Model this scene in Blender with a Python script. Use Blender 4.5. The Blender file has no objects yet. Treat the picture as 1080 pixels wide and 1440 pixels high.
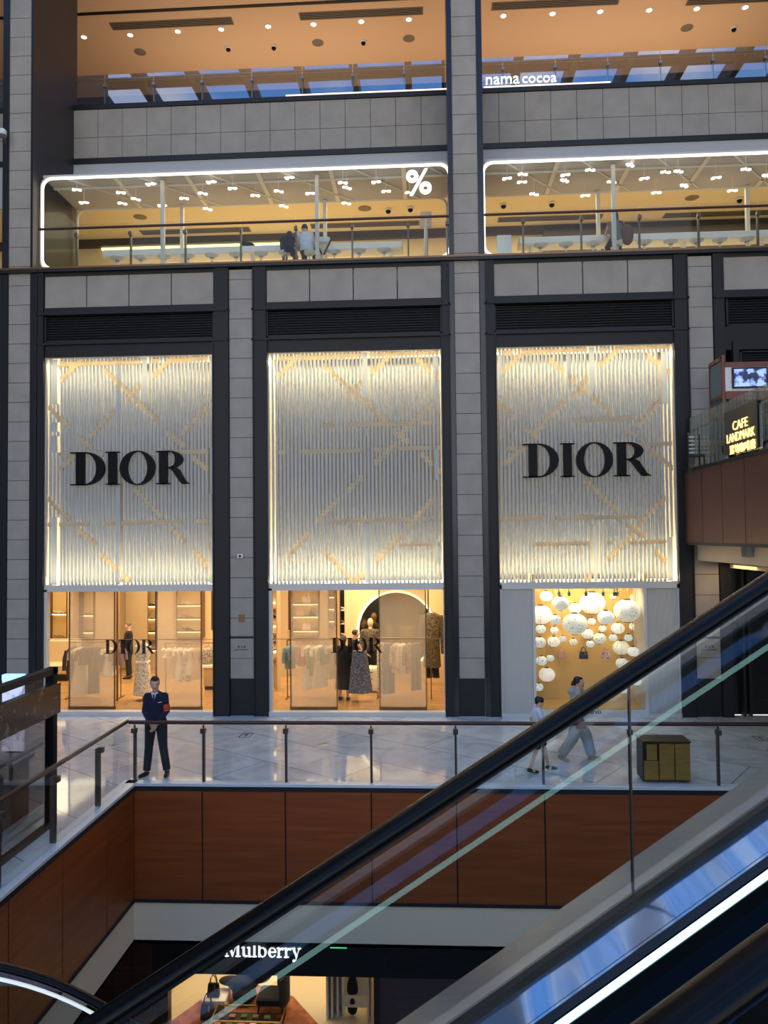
import bpy, bmesh, math, random
from math import sin, cos, tan, pi, radians, sqrt, atan2, hypot
from mathutils import Vector, Matrix, noise

scene = bpy.context.scene
COL = scene.collection
random.seed(7)

# ------------------------------------------------------------------ camera
YAW, PITCH, ROLL, FPX = radians(-3.130), radians(1.838), radians(-0.578), 1083.1
CAM = Vector((0, 0, 4.1))
_f = Vector((sin(YAW)*cos(PITCH), cos(YAW)*cos(PITCH), sin(PITCH)))
_r = Vector((cos(YAW), -sin(YAW), 0))
_u = _r.cross(_f)
RT = cos(ROLL)*_r + sin(ROLL)*_u
UP = -sin(ROLL)*_r + cos(ROLL)*_u
cam_data = bpy.data.cameras.new('camera')
cam = bpy.data.objects.new('camera', cam_data)
COL.objects.link(cam)
cam_data.sensor_fit = 'VERTICAL'
cam_data.sensor_height = 36.0
cam_data.lens = 36.0*FPX/1440.0
cam_data.clip_start = 0.05
cam_data.clip_end = 300
M3 = Matrix((RT, UP, -_f)).transposed()
cam.matrix_world = Matrix.Translation(CAM) @ M3.to_4x4()
scene.camera = cam

# ------------------------------------------------------------------ world: blue sky with bright clouds
world = bpy.data.worlds.new('sky')
scene.world = world
world.use_nodes = True
wn = world.node_tree.nodes
wl = world.node_tree.links
wn.clear()
SKY_STRENGTH = 1.85
tc = wn.new('ShaderNodeTexCoord')
nz = wn.new('ShaderNodeTexNoise'); nz.inputs['Scale'].default_value = 3.4; nz.inputs['Detail'].default_value = 5
sx = wn.new('ShaderNodeSeparateXYZ')
rp = wn.new('ShaderNodeValToRGB')           # bright haze low down, blue high up
rp.color_ramp.elements[0].position = 0.26; rp.color_ramp.elements[0].color = (1.0, 0.97, 0.94, 1)
rp.color_ramp.elements[1].position = 0.50; rp.color_ramp.elements[1].color = (0.12, 0.38, 0.98, 1)
rc = wn.new('ShaderNodeValToRGB')
rc.color_ramp.elements[0].position = 0.52; rc.color_ramp.elements[0].color = (0, 0, 0, 1)
rc.color_ramp.elements[1].position = 0.66; rc.color_ramp.elements[1].color = (0.85, 0.85, 0.85, 1)
mx = wn.new('ShaderNodeMixRGB'); mx.inputs['Color2'].default_value = (1.05, 1.08, 1.12, 1)
bg = wn.new('ShaderNodeBackground'); bg.inputs['Strength'].default_value = SKY_STRENGTH
wo = wn.new('ShaderNodeOutputWorld')
wl.new(tc.outputs['Generated'], nz.inputs['Vector'])
wl.new(tc.outputs['Generated'], sx.inputs[0])
wl.new(sx.outputs['Z'], rp.inputs['Fac'])
wl.new(nz.outputs['Fac'], rc.inputs['Fac'])
wl.new(rc.outputs['Color'], mx.inputs['Fac'])
wl.new(rp.outputs['Color'], mx.inputs['Color1'])
wl.new(mx.outputs['Color'], bg.inputs['Color'])
wl.new(bg.outputs['Background'], wo.inputs['Surface'])

scene.view_settings.view_transform = 'Standard'
scene.view_settings.look = 'None'
scene.view_settings.gamma = 1.0
scene.view_settings.use_curve_mapping = False
scene.view_settings.exposure = 0.0

def area(name, loc, sx, sy, power, color, aim=(0, 0, -1)):
    l = bpy.data.lights.new(name, 'AREA'); l.shape = 'RECTANGLE'; l.size = sx; l.size_y = sy
    l.energy = power; l.color = color
    o = bpy.data.objects.new(name, l); COL.objects.link(o)
    o.location = loc
    o.rotation_euler = Vector(aim).to_track_quat('-Z', 'Y').to_euler()
    return o

WARM = (1.0, 0.70, 0.36)
WARM2 = (1.0, 0.86, 0.60)
# shop ceiling lights (one warm field over each shop bay), display, cafes, added upper deck fill, lower shop
area('shop_ceiling_light', (-7.0, 20.8, 3.20), 3.9, 5.0, 330, (1.0, 0.85, 0.58))
area('shop_ceiling_light', (-10.9, 21.8, 3.20), 2.4, 3.0, 120, (1.0, 0.85, 0.58))
area('shop_ceiling_light', (-1.7, 20.8, 3.20), 3.9, 5.0, 330, (1.0, 0.85, 0.58))
area('display_light', (3.5, 17.98, 2.86), 2.3, 0.2, 52, WARM2, (0, 0.45, -1))
area('cafe_light', (-4.4, 21.2, 13.2), 8.0, 2.4, 210, WARM2)
area('cafe_light', (6.0, 21.2, 13.2), 8.0, 2.4, 210, WARM2)
area('deck_ceiling_fill', (-4.4, 24.6, 16.2), 9.0, 1.0, 150, (1.0, 0.76, 0.54), (0, -0.15, 1))  # unseen uplights, added to brighten the ceiling in place of floor bounce
area('deck_ceiling_fill', (6.4, 24.6, 16.2), 9.0, 1.0, 150, (1.0, 0.76, 0.54), (0, -0.15, 1))
area('lower_shop_light', (-3.0, 16.4, -2.75), 3.6, 2.6, 130, (1.0, 0.80, 0.55))
area('terrace_under_light', (6.6, 16.8, 3.4), 0.8, 1.2, 14, WARM)
for _cx, _pw in ((-6.93, 1.0), (-1.63, 1.25), (3.65, 1.25)):
    area('screen_top_light', (_cx, 18.24, 8.34), 4.0, 0.2, 165*_pw, (1.0, 0.71, 0.33), (0, -0.2, -1))
    area('screen_bottom_light', (_cx, 18.24, 3.08), 4.0, 0.2, 160*_pw, (1.0, 0.71, 0.33), (0, -0.2, 1))

# ------------------------------------------------------------------ measuring helpers (pixel of the 1080x1440 photograph -> place)
def ray(px, py):
    return _f*FPX + RT*(px-540) + UP*(720-py)
def at(px, py, Y):
    d = ray(px, py); return CAM + d*(Y/d.y)
def atz(px, py, Z):
    d = ray(px, py); return CAM + d*((Z-CAM.z)/d.z)
def atx(px, py, X):
    d = ray(px, py); return CAM + d*(X/d.x)

# ------------------------------------------------------------------ materials
def rgb(r, g, b):
    f = lambda c: (c/255/12.92) if c/255 <= 0.04045 else ((c/255+0.055)/1.055)**2.4
    return (f(r), f(g), f(b), 1)

def nodes_of(name):
    m = bpy.data.materials.new(name); m.use_nodes = True
    return m, m.node_tree.nodes, m.node_tree.links, m.node_tree.nodes['Principled BSDF']

def mat(name, col, rough=0.5, metal=0.0, emit=None, es=1.0, var=0.0, vscale=4.0, bump=0.0, bscale=20.0, spec=0.5, trans=0.0, stretch=None, coat=0.0):
    m, n, l, p = nodes_of(name)
    p.inputs['Base Color'].default_value = col
    p.inputs['Roughness'].default_value = rough
    p.inputs['Metallic'].default_value = metal
    p.inputs['Specular IOR Level'].default_value = spec
    if coat: p.inputs['Coat Weight'].default_value = coat
    if emit:
        p.inputs['Emission Color'].default_value = emit
        p.inputs['Emission Strength'].default_value = es
    if var or bump:
        t = n.new('ShaderNodeTexCoord'); mp = n.new('ShaderNodeMapping')
        l.new(t.outputs['Object'], mp.inputs['Vector'])
        if stretch: mp.inputs['Scale'].default_value = stretch
    if var:
        z = n.new('ShaderNodeTexNoise'); z.inputs['Scale'].default_value = vscale; z.inputs['Detail'].default_value = 6
        l.new(mp.outputs['Vector'], z.inputs['Vector'])
        r = n.new('ShaderNodeValToRGB')
        r.color_ramp.elements[0].position = 0.3; r.color_ramp.elements[1].position = 0.7
        r.color_ramp.elements[0].color = tuple(c*(1-var) for c in col[:3])+(1,)
        r.color_ramp.elements[1].color = tuple(min(1, c*(1+var)) for c in col[:3])+(1,)
        l.new(z.outputs['Fac'], r.inputs['Fac']); l.new(r.outputs['Color'], p.inputs['Base Color'])
    if bump:
        z2 = n.new('ShaderNodeTexNoise'); z2.inputs['Scale'].default_value = bscale
        l.new(mp.outputs['Vector'], z2.inputs['Vector'])
        b = n.new('ShaderNodeBump'); b.inputs['Strength'].default_value = bump; b.inputs['Distance'].default_value = 0.02
        l.new(z2.outputs['Fac'], b.inputs['Height']); l.new(b.outputs['Normal'], p.inputs['Normal'])
    return m

def glass(name, tint=(0.93, 0.96, 0.95, 1), k=1.0, base=0.0, rough=0.0, milky=None, mk=0.0):
    """a thin pane: light passes straight through, the surface mirrors by its angle"""
    m = bpy.data.materials.new(name); m.use_nodes = True
    n = m.node_tree.nodes; l = m.node_tree.links; n.clear()
    o = n.new('ShaderNodeOutputMaterial'); t = n.new('ShaderNodeBsdfTransparent'); t.inputs['Color'].default_value = tint
    g = n.new('ShaderNodeBsdfGlossy'); g.inputs['Roughness'].default_value = rough
    fr = n.new('ShaderNodeFresnel'); fr.inputs['IOR'].default_value = 1.5
    ma = n.new('ShaderNodeMath'); ma.operation = 'MULTIPLY_ADD'; ma.inputs[1].default_value = k; ma.inputs[2].default_value = base
    ma.use_clamp = True
    l.new(fr.outputs['Fac'], ma.inputs[0])
    ge = n.new('ShaderNodeNewGeometry'); iv = n.new('ShaderNodeMath'); iv.operation = 'SUBTRACT'; iv.inputs[0].default_value = 1.0
    l.new(ge.outputs['Backfacing'], iv.inputs[1])
    mu = n.new('ShaderNodeMath'); mu.operation = 'MULTIPLY'; l.new(ma.outputs[0], mu.inputs[0]); l.new(iv.outputs[0], mu.inputs[1])
    mx = n.new('ShaderNodeMixShader'); l.new(mu.outputs[0], mx.inputs['Fac'])
    src = t
    if milky:
        d = n.new('ShaderNodeBsdfDiffuse'); d.inputs['Color'].default_value = milky
        tl = n.new('ShaderNodeBsdfTranslucent'); tl.inputs['Color'].default_value = milky
        m1 = n.new('ShaderNodeMixShader'); m1.inputs['Fac'].default_value = 0.5
        l.new(d.outputs[0], m1.inputs[1]); l.new(tl.outputs[0], m1.inputs[2])
        m2 = n.new('ShaderNodeMixShader'); m2.inputs['Fac'].default_value = mk
        l.new(t.outputs[0], m2.inputs[1]); l.new(m1.outputs[0], m2.inputs[2]); src = m2
    l.new(src.outputs[0], mx.inputs[1]); l.new(g.outputs[0], mx.inputs[2]); l.new(mx.outputs[0], o.inputs['Surface'])
    return m

def emis(name, col, s):
    return mat(name, (0.8, 0.8, 0.8, 1), 0.5, emit=col, es=s)

def pattern(name, c1, c2, scale=9, pos=0.5, rough=0.8, kind='noise', emit=0.0):
    m, n, l, p = nodes_of(name)
    p.inputs['Roughness'].default_value = rough
    t = n.new('ShaderNodeTexCoord')
    z = n.new('ShaderNodeTexNoise' if kind == 'noise' else 'ShaderNodeTexVoronoi')
    z.inputs['Scale'].default_value = scale
    if kind == 'noise': z.inputs['Detail'].default_value = 4
    r = n.new('ShaderNodeValToRGB'); r.color_ramp.elements[0].position = pos-0.05; r.color_ramp.elements[1].position = pos+0.05
    r.color_ramp.elements[0].color = c1; r.color_ramp.elements[1].color = c2
    l.new(t.outputs['Object'], z.inputs['Vector']); l.new(z.outputs[0], r.inputs['Fac']); l.new(r.outputs['Color'], p.inputs['Base Color'])
    if emit:
        l.new(r.outputs['Color'], p.inputs['Emission Color']); p.inputs['Emission Strength'].default_value = emit
    return m

def translucent(name, col, f=0.5):
    m = bpy.data.materials.new(name); m.use_nodes = True
    n = m.node_tree.nodes; l = m.node_tree.links; n.clear()
    o = n.new('ShaderNodeOutputMaterial'); d = n.new('ShaderNodeBsdfDiffuse'); t = n.new('ShaderNodeBsdfTranslucent')
    d.inputs['Color'].default_value = col; t.inputs['Color'].default_value = col
    mx = n.new('ShaderNodeMixShader'); mx.inputs['Fac'].default_value = f
    l.new(d.outputs[0], mx.inputs[1]); l.new(t.outputs[0], mx.inputs[2])
    g = n.new('ShaderNodeBsdfGlossy'); g.inputs['Roughness'].default_value = 0.5
    m2 = n.new('ShaderNodeMixShader'); m2.inputs['Fac'].default_value = 0.03
    l.new(mx.outputs[0], m2.inputs[1]); l.new(g.outputs[0], m2.inputs[2]); l.new(m2.outputs[0], o.inputs['Surface'])
    return m

def floor_mat(name, c1, c2, scale, rough, rot, mortar, w=1.0, h=1.0, msize=0.006):
    m, n, l, p = nodes_of(name)
    t = n.new('ShaderNodeTexCoord'); mp = n.new('ShaderNodeMapping'); mp.inputs['Rotation'].default_value = (0, 0, rot)
    b = n.new('ShaderNodeTexBrick'); b.inputs['Scale'].default_value = scale; b.inputs['Color1'].default_value = c1
    b.inputs['Color2'].default_value = c2; b.inputs['Mortar'].default_value = mortar; b.inputs['Mortar Size'].default_value = msize
    b.inputs['Brick Width'].default_value = w; b.inputs['Row Height'].default_value = h; b.offset = 0.5
    l.new(t.outputs['Object'], mp.inputs['Vector']); l.new(mp.outputs['Vector'], b.inputs['Vector'])
    z = n.new('ShaderNodeTexNoise'); z.inputs['Scale'].default_value = 1.7; z.inputs['Detail'].default_value = 7; z.inputs['Distortion'].default_value = 1.2
    l.new(t.outputs['Object'], z.inputs['Vector'])
    r = n.new('ShaderNodeValToRGB'); r.color_ramp.elements[0].color = (0.78, 0.78, 0.78, 1); r.color_ramp.elements[1].color = (1, 1, 1, 1)
    r.color_ramp.elements[0].position = 0.35; r.color_ramp.elements[1].position = 0.6
    l.new(z.outputs['Fac'], r.inputs['Fac'])
    mx = n.new('ShaderNodeMixRGB'); mx.blend_type = 'MULTIPLY'; mx.inputs['Fac'].default_value = 1
    l.new(b.outputs['Color'], mx.inputs['Color1']); l.new(r.outputs['Color'], mx.inputs['Color2']); l.new(mx.outputs['Color'], p.inputs['Base Color'])
    p.inputs['Roughness'].default_value = rough
    p.inputs['Specular IOR Level'].default_value = 0.7
    return m

def wood_mat(name, c1, c2, rough=0.35, rot=(0, 0.8, 0), scale=1.0):
    m, n, l, p = nodes_of(name)
    t = n.new('ShaderNodeTexCoord'); mp = n.new('ShaderNodeMapping')
    mp.inputs['Rotation'].default_value = rot; mp.inputs['Scale'].default_value = (0.5*scale, 0.5*scale, 7*scale)
    z = n.new('ShaderNodeTexNoise'); z.inputs['Scale'].default_value = 2.2; z.inputs['Detail'].default_value = 8; z.inputs['Distortion'].default_value = 0.4
    r = n.new('ShaderNodeValToRGB'); r.color_ramp.elements[0].color = c1; r.color_ramp.elements[1].color = c2
    r.color_ramp.elements[0].position = 0.35; r.color_ramp.elements[1].position = 0.65
    l.new(t.outputs['Object'], mp.inputs['Vector']); l.new(mp.outputs['Vector'], z.inputs['Vector'])
    l.new(z.outputs['Fac'], r.inputs['Fac']); l.new(r.outputs['Color'], p.inputs['Base Color'])
    p.inputs['Roughness'].default_value = rough
    return m

MT = {}
MT['stone'] = mat('grey_limestone', rgb(158, 150, 138), 0.62, var=0.10, vscale=2.2, bump=0.05, bscale=40)
MT['stone_warm'] = mat('warm_limestone', rgb(166, 150, 128), 0.62, var=0.10, vscale=2.2)
MT['groove'] = mat('dark_joint', rgb(30, 31, 33), 0.8)
MT['dark'] = mat('dark_bronze_metal', rgb(38, 38, 38), 0.5, metal=0.1, spec=0.3)
MT['dark_flange'] = mat('dark_polished_flange', rgb(30, 33, 38), 0.25, spec=0.5)
MT['louvre'] = mat('louvre_metal', rgb(40, 41, 46), 0.5, spec=0.3)
MT['black'] = mat('black_paint', rgb(14, 15, 16), 0.45)
MT['gloss_black'] = mat('gloss_black', rgb(10, 12, 14), 0.45, spec=0.15)
MT['white'] = mat('white_paint', rgb(225, 225, 222), 0.5)
MT['white_frame'] = mat('white_satin_frame', rgb(212, 207, 196), 0.4)
MT['slat'] = translucent('translucent_white_slat', rgb(204, 212, 221), 0.55)
MT['slat_back'] = mat('screen_back_panel', rgb(98, 104, 112), 0.7)
MT['champagne'] = translucent('champagne_inlay', rgb(226, 216, 192), 0.6)
MT['ribbed'] = mat('white_ribbed_panel', rgb(204, 200, 188), 0.5)
MT['floor'] = floor_mat('white_polished_marble', rgb(228, 227, 222), rgb(212, 212, 209), 0.45, 0.06, 0.62, rgb(120, 120, 120), 1.6, 0.55, 0.004)
MT['kerb'] = mat('white_stone_kerb', rgb(214, 216, 216), 0.3, var=0.04)
MT['wood_panel'] = wood_mat('orange_brown_veneer', rgb(128, 60, 20), rgb(148, 74, 26), 0.45, rot=(0, 0.8, 0), scale=0.7)
MT['wood_dark'] = wood_mat('dark_brown_veneer', rgb(52, 30, 22), rgb(72, 42, 30), 0.4)
MT['cream_plaster'] = mat('cream_plaster', rgb(238, 216, 180), 0.8)
MT['cream_wall'] = mat('cream_wall', rgb(226, 205, 164), 0.75)
MT['handrail'] = mat('reddish_brown_rail', rgb(74, 42, 36), 0.32, metal=0.35)
MT['steel'] = mat('satin_steel', rgb(150, 148, 145), 0.3, metal=0.9)
MT['post_dark'] = mat('dark_steel_post', rgb(92, 84, 76), 0.35, metal=0.7)
MT['glass'] = glass('clear_glass', (0.95, 0.97, 0.96, 1), 0.55)
MT['glass_top'] = glass('coated_guard_glass', (0.72, 0.76, 0.80, 1), 2.0, 0.22)
MT['glass_esc'] = glass('escalator_glass', (0.90, 0.94, 0.96, 1), 1.7, 0.04)
MT['glass_shop'] = glass('shop_glass', (0.96, 0.96, 0.94, 1), 0.4)
MT['glass_cafe'] = glass('cafe_glass', (0.95, 0.96, 0.95, 1), 0.15)
MT['glass_terrace'] = glass('terrace_glass', (0.62, 0.68, 0.68, 1), 1.6, 0.03)
MT['sheer'] = glass('sheer_beige_fabric', (0.95, 0.93, 0.9, 1), 0.3, 0.0, 0.2, rgb(226, 212, 190), 0.30)
MT['bronze'] = mat('bronze_trim', rgb(128, 96, 66), 0.35, metal=0.7)
MT['sofa'] = mat('beige_upholstery', rgb(214, 188, 150), 0.85)
MT['shop_wall'] = mat('shop_warm_wall', rgb(226, 196, 150), 0.7)
MT['shop_wall2'] = mat('shop_beige_panel', rgb(192, 164, 126), 0.6)
MT['shop_floor'] = floor_mat('honey_parquet', rgb(196, 150, 92), rgb(176, 132, 80), 1.2, 0.25, 0.0, rgb(120, 84, 50), 1.0, 0.16, 0.004)
MT['led_warm'] = emis('warm_led', (1.0, 0.80, 0.50, 1), 3)
MT['led_soft'] = emis('soft_shelf_glow', (1.0, 0.80, 0.45, 1), 3.6)
MT['led_white'] = emis('white_led', (1.0, 0.97, 0.86, 1), 2.6)
MT['led_cyan'] = emis('cool_white_led', (0.50, 1.0, 0.96, 1), 1.8)
MT['led_yellow'] = emis('yellow_cove_led', (1.0, 0.86, 0.28, 1), 2.6)
MT['led_sign'] = emis('white_sign_glow', (1, 0.99, 0.94, 1), 1.8)
MT['led_neon'] = emis('yellow_neon', (1.0, 0.70, 0.16, 1), 1.3)
MT['led_red'] = emis('pinkish_led', (1.0, 0.62, 0.50, 1), 1.8)
MT['led_green'] = emis('green_exit_glow', (0.05, 0.8, 0.25, 1), 0.9)
MT['down'] = emis('downlight_glow', (1.0, 0.85, 0.6, 1), 6)
MT['cafe_ceiling'] = mat('cafe_cream_ceiling', rgb(226, 212, 178), 0.8)
MT['white_ceiling'] = mat('white_soffit', rgb(176, 173, 170), 0.7)
MT['orange_ceiling'] = mat('warm_deck_ceiling', rgb(226, 190, 150), 0.75)
MT['grille'] = mat('grey_grille', rgb(128, 116, 98), 0.7)
MT['copper'] = mat('brown_perforated_metal', rgb(104, 64, 50), 0.45, metal=0.35, var=0.15, vscale=9, stretch=(1, 6, 1))
MT['red_wood'] = mat('reddish_wood_frame', rgb(122, 74, 60), 0.5)
MT['marble_brown'] = pattern('brown_veined_marble', rgb(62, 48, 38), rgb(120, 100, 82), 7, 0.62, 0.18)
MT['skin'] = mat('skin', rgb(212, 164, 138), 0.6)
MT['hair'] = mat('black_hair', rgb(18, 15, 15), 0.5)
MT['hair_grey'] = mat('grey_hair', rgb(96, 90, 86), 0.6)
MT['navy'] = mat('navy_suit_cloth', rgb(16, 22, 46), 0.85)
MT['charcoal'] = mat('charcoal_cloth', rgb(34, 36, 42), 0.85)
MT['black_cloth'] = mat('black_cloth', rgb(18, 17, 18), 0.9)
MT['white_cloth'] = mat('white_cloth', rgb(206, 212, 224), 0.9)
MT['grey_cloth'] = mat('pale_grey_cloth', rgb(164, 162, 154), 0.9, bump=0.3, bscale=12)
MT['shoe'] = mat('black_leather', rgb(26, 24, 26), 0.35)
MT['red'] = mat('red_cloth', rgb(206, 44, 28), 0.7)
MT['darkred'] = mat('dark_red_leather', rgb(120, 24, 30), 0.5)
MT['wine_tie'] = mat('dark_wine_tie', rgb(44, 22, 34), 0.7)
MT['gold'] = mat('gold_metal', rgb(190, 150, 80), 0.3, metal=0.8)
MT['rubber'] = mat('black_rubber_handrail', rgb(8, 9, 11), 0.25, spec=0.13)
MT['esc_black'] = mat('escalator_black', rgb(13, 16, 19), 0.35)
MT['step'] = mat('dark_step_metal', rgb(26, 28, 30), 0.4, metal=0.5)
MT['skirt'] = mat('dark_blue_skirt', rgb(22, 34, 48), 0.3, metal=0.4)

def steel_mat(name, c):
    m, n, l, p = nodes_of(name)
    p.inputs['Base Color'].default_value = c; p.inputs['Metallic'].default_value = 1.0; p.inputs['Roughness'].default_value = 0.16
    t = n.new('ShaderNodeTexCoord'); mp = n.new('ShaderNodeMapping'); mp.inputs['Scale'].default_value = (2.6, 0.2, 2.6)
    z = n.new('ShaderNodeTexNoise'); z.inputs['Scale'].default_value = 1.5; z.inputs['Detail'].default_value = 1.0
    b = n.new('ShaderNodeBump'); b.inputs['Strength'].default_value = 0.55; b.inputs['Distance'].default_value = 0.10
    l.new(t.outputs['Object'], mp.inputs['Vector']); l.new(mp.outputs['Vector'], z.inputs['Vector'])
    l.new(z.outputs['Fac'], b.inputs['Height']); l.new(b.outputs['Normal'], p.inputs['Normal'])
    return m
MT['steel_deck'] = steel_mat('brushed_steel_deck', rgb(176, 180, 188))

# ------------------------------------------------------------------ mesh builder
class MB:
    def __init__(self, T=None):
        self.v = []; self.f = []; self.T = T
    def add(self, vs, fs):
        k = len(self.v)
        for p in vs:
            p = Vector(p)
            self.v.append(self.T @ p if self.T else p)
        for f in fs: self.f.append([i+k for i in f])
        return self
    def box(self, x0, x1, y0, y1, z0, z1):
        if x0 > x1: x0, x1 = x1, x0
        if y0 > y1: y0, y1 = y1, y0
        if z0 > z1: z0, z1 = z1, z0
        return self.add([(x0,y0,z0),(x1,y0,z0),(x1,y1,z0),(x0,y1,z0),(x0,y0,z1),(x1,y0,z1),(x1,y1,z1),(x0,y1,z1)],
            [(0,3,2,1),(4,5,6,7),(0,1,5,4),(1,2,6,5),(2,3,7,6),(3,0,4,7)])
    def cbox(self, x0, x1, y0, y1, z0, z1, c=0.01):
        """box with chamfered vertical and horizontal edges"""
        if x0 > x1: x0, x1 = x1, x0
        if y0 > y1: y0, y1 = y1, y0
        rings = []
        for z, i in ((z0, c), (z0+c, 0), (z1-c, 0), (z1, c)):
            rings.append([(x0+i+c if i==0 else x0+i+c, y0+i, z), (x1-i-c, y0+i, z), (x1-i, y0+i+c, z), (x1-i, y1-i-c, z), (x1-i-c, y1-i, z), (x0+i+c, y1-i, z), (x0+i, y1-i-c, z), (x0+i, y0+i+c, z)])
        return self.rings(rings)
    def rings(self, rings, cap=True, closed=True):
        n = len(rings[0]); vs = [p for r in rings for p in r]; fs = []
        for a in range(len(rings)-1):
            for i in range(n if closed else n-1):
                j = (i+1) % n
                fs.append((a*n+i, a*n+j, (a+1)*n+j, (a+1)*n+i))
        if cap and closed:
            fs.append(tuple(reversed(range(n)))); fs.append(tuple((len(rings)-1)*n+i for i in range(n)))
        return self.add(vs, fs)
    def tube(self, pts, r, n=10, cap=True, flat=1.0):
        pts = [Vector(p) for p in pts]; rr = r if isinstance(r, (list, tuple)) else [r]*len(pts)
        rings = []; prev = None
        for i, p in enumerate(pts):
            d = (pts[min(i+1, len(pts)-1)] - pts[max(i-1, 0)]).normalized()
            if prev is None:
                a = Vector((0,0,1)) if abs(d.z) < 0.9 else Vector((1,0,0))
                u = a.cross(d).normalized()
            else:
                u = (prev - d*prev.dot(d)).normalized()
            prev = u; w = d.cross(u)
            rings.append([p + u*cos(2*pi*k/n)*rr[i] + w*sin(2*pi*k/n)*rr[i]*flat for k in range(n)])
        return self.rings(rings, cap)
    def cyl(self, p0, p1, r, n=12):
        return self.tube([p0, p1], r, n)
    def lathe(self, c, prof, n=20):
        rings = [[(c[0]+r*cos(2*pi*k/n), c[1]+r*sin(2*pi*k/n), c[2]+z) for k in range(n)] for r, z in prof]
        return self.rings(rings)
    def ell(self, c, r, nu=16, nv=10, rot=None):
        rings = []
        R = rot or Matrix.Identity(3)
        for j in range(1, nv):
            a = -pi/2 + pi*j/nv
            rings.append([Vector(c) + R @ Vector((r[0]*cos(a)*cos(2*pi*k/nu), r[1]*cos(a)*sin(2*pi*k/nu), r[2]*sin(a))) for k in range(nu)])
        self.rings(rings, cap=False)
        k0 = len(self.v); n = nu
        self.add([Vector(c)+R@Vector((0,0,-r[2])), Vector(c)+R@Vector((0,0,r[2]))], [])
        base = k0-(nv-1)*n
        for i in range(n):
            j = (i+1) % n
            self.f.append([k0, base+j, base+i]); self.f.append([k0+1, base+(nv-2)*n+i, base+(nv-2)*n+j])
        return self
    def limb(self, pts, rad, n=12):
        """rounded tapered limb"""
        pts = [Vector(p) for p in pts]
        self.tube(pts, rad, n)
        for p, r in zip(pts, rad): self.ell(p, (r*0.99,)*3, 12, 8)
        return self
    def prism(self, poly, origin, ax, az, depth):
        """2D polygon swept along the normal of ax x az"""
        o = Vector(origin); ax = Vector(ax); az = Vector(az); nn = ax.cross(az).normalized()
        n = len(poly)
        a = [o+ax*p[0]+az*p[1] for p in poly]; b = [q - nn*depth for q in a]
        return self.add(a+b, [tuple(range(n)), tuple(reversed(range(n, 2*n)))]+[(i, i+n, (i+1) % n+n, (i+1) % n) for i in range(n)])
    def strip(self, L, R, origin, ax, az, depth):
        """ribbon between two 2D curves"""
        for i in range(len(L)-1):
            self.prism([L[i], L[i+1], R[i+1], R[i]], origin, ax, az, depth)
        return self
    def build(self, name, material, parent=None, smooth=False, bevel=0, kind=None, **props):
        me = bpy.data.meshes.new(name)
        off = parent_loc(parent)
        me.from_pydata([v-off for v in self.v], [], self.f)
        bm = bmesh.new(); bm.from_mesh(me); bmesh.ops.recalc_face_normals(bm, faces=bm.faces); bm.to_mesh(me); bm.free()
        if smooth:
            for p in me.polygons: p.use_smooth = True
            try: me.set_sharp_from_angle(angle=radians(40))
            except Exception: pass
        me.materials.append(material)
        o = bpy.data.objects.new(name, me); COL.objects.link(o)
        if parent: o.parent = parent
        if bevel:
            b = o.modifiers.new('bevel', 'BEVEL'); b.width = bevel; b.segments = 2; b.limit_method = 'ANGLE'
        if kind: o['kind'] = kind
        for k, v in props.items(): o[k] = v
        return o

def parent_loc(p):
    v = Vector((0, 0, 0))
    while p: v += p.location; p = p.parent
    return v

def thing(name, label, cat, loc=(0, 0, 0), group=None):
    o = bpy.data.objects.new(name, None); COL.objects.link(o); o.empty_display_size = 0.1
    o.location = loc; o['label'] = label; o['category'] = cat
    if group: o['group'] = group
    return o
def tag(o, label, cat, group=None, kind=None):
    o['label'] = label; o['category'] = cat
    if group: o['group'] = group
    if kind: o['kind'] = kind
    return o
def struct(name, mb, m, label=None, **k):
    o = mb.build(name, m, kind='structure', **k)
    if label: o['label'] = label
    return o
def kids(o): return [c for c in bpy.data.objects if c.parent == o]
def dup(root, loc, label=None, rotz=None, scale=None, mats=None, _k=None):
    r = root.copy(); COL.objects.link(r); r.location = loc
    if label: r['label'] = label
    if rotz is not None: r.rotation_euler = (0, 0, rotz)
    if scale: r.scale = (scale,)*3 if not isinstance(scale, tuple) else scale
    def rec(a, b):
        for c in kids(a):
            d = c.copy(); COL.objects.link(d); d.parent = b; rec(c, d)
    rec(root, r)
    return r
ORD = ['first', 'second', 'third', 'fourth', 'fifth', 'sixth', 'seventh', 'eighth', 'ninth', 'tenth', 'eleventh', 'twelfth', 'thirteenth', 'fourteenth', 'fifteenth', 'sixteenth', 'seventeenth', 'eighteenth', 'nineteenth', 'twentieth']
def nth(i): return ORD[i]

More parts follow.
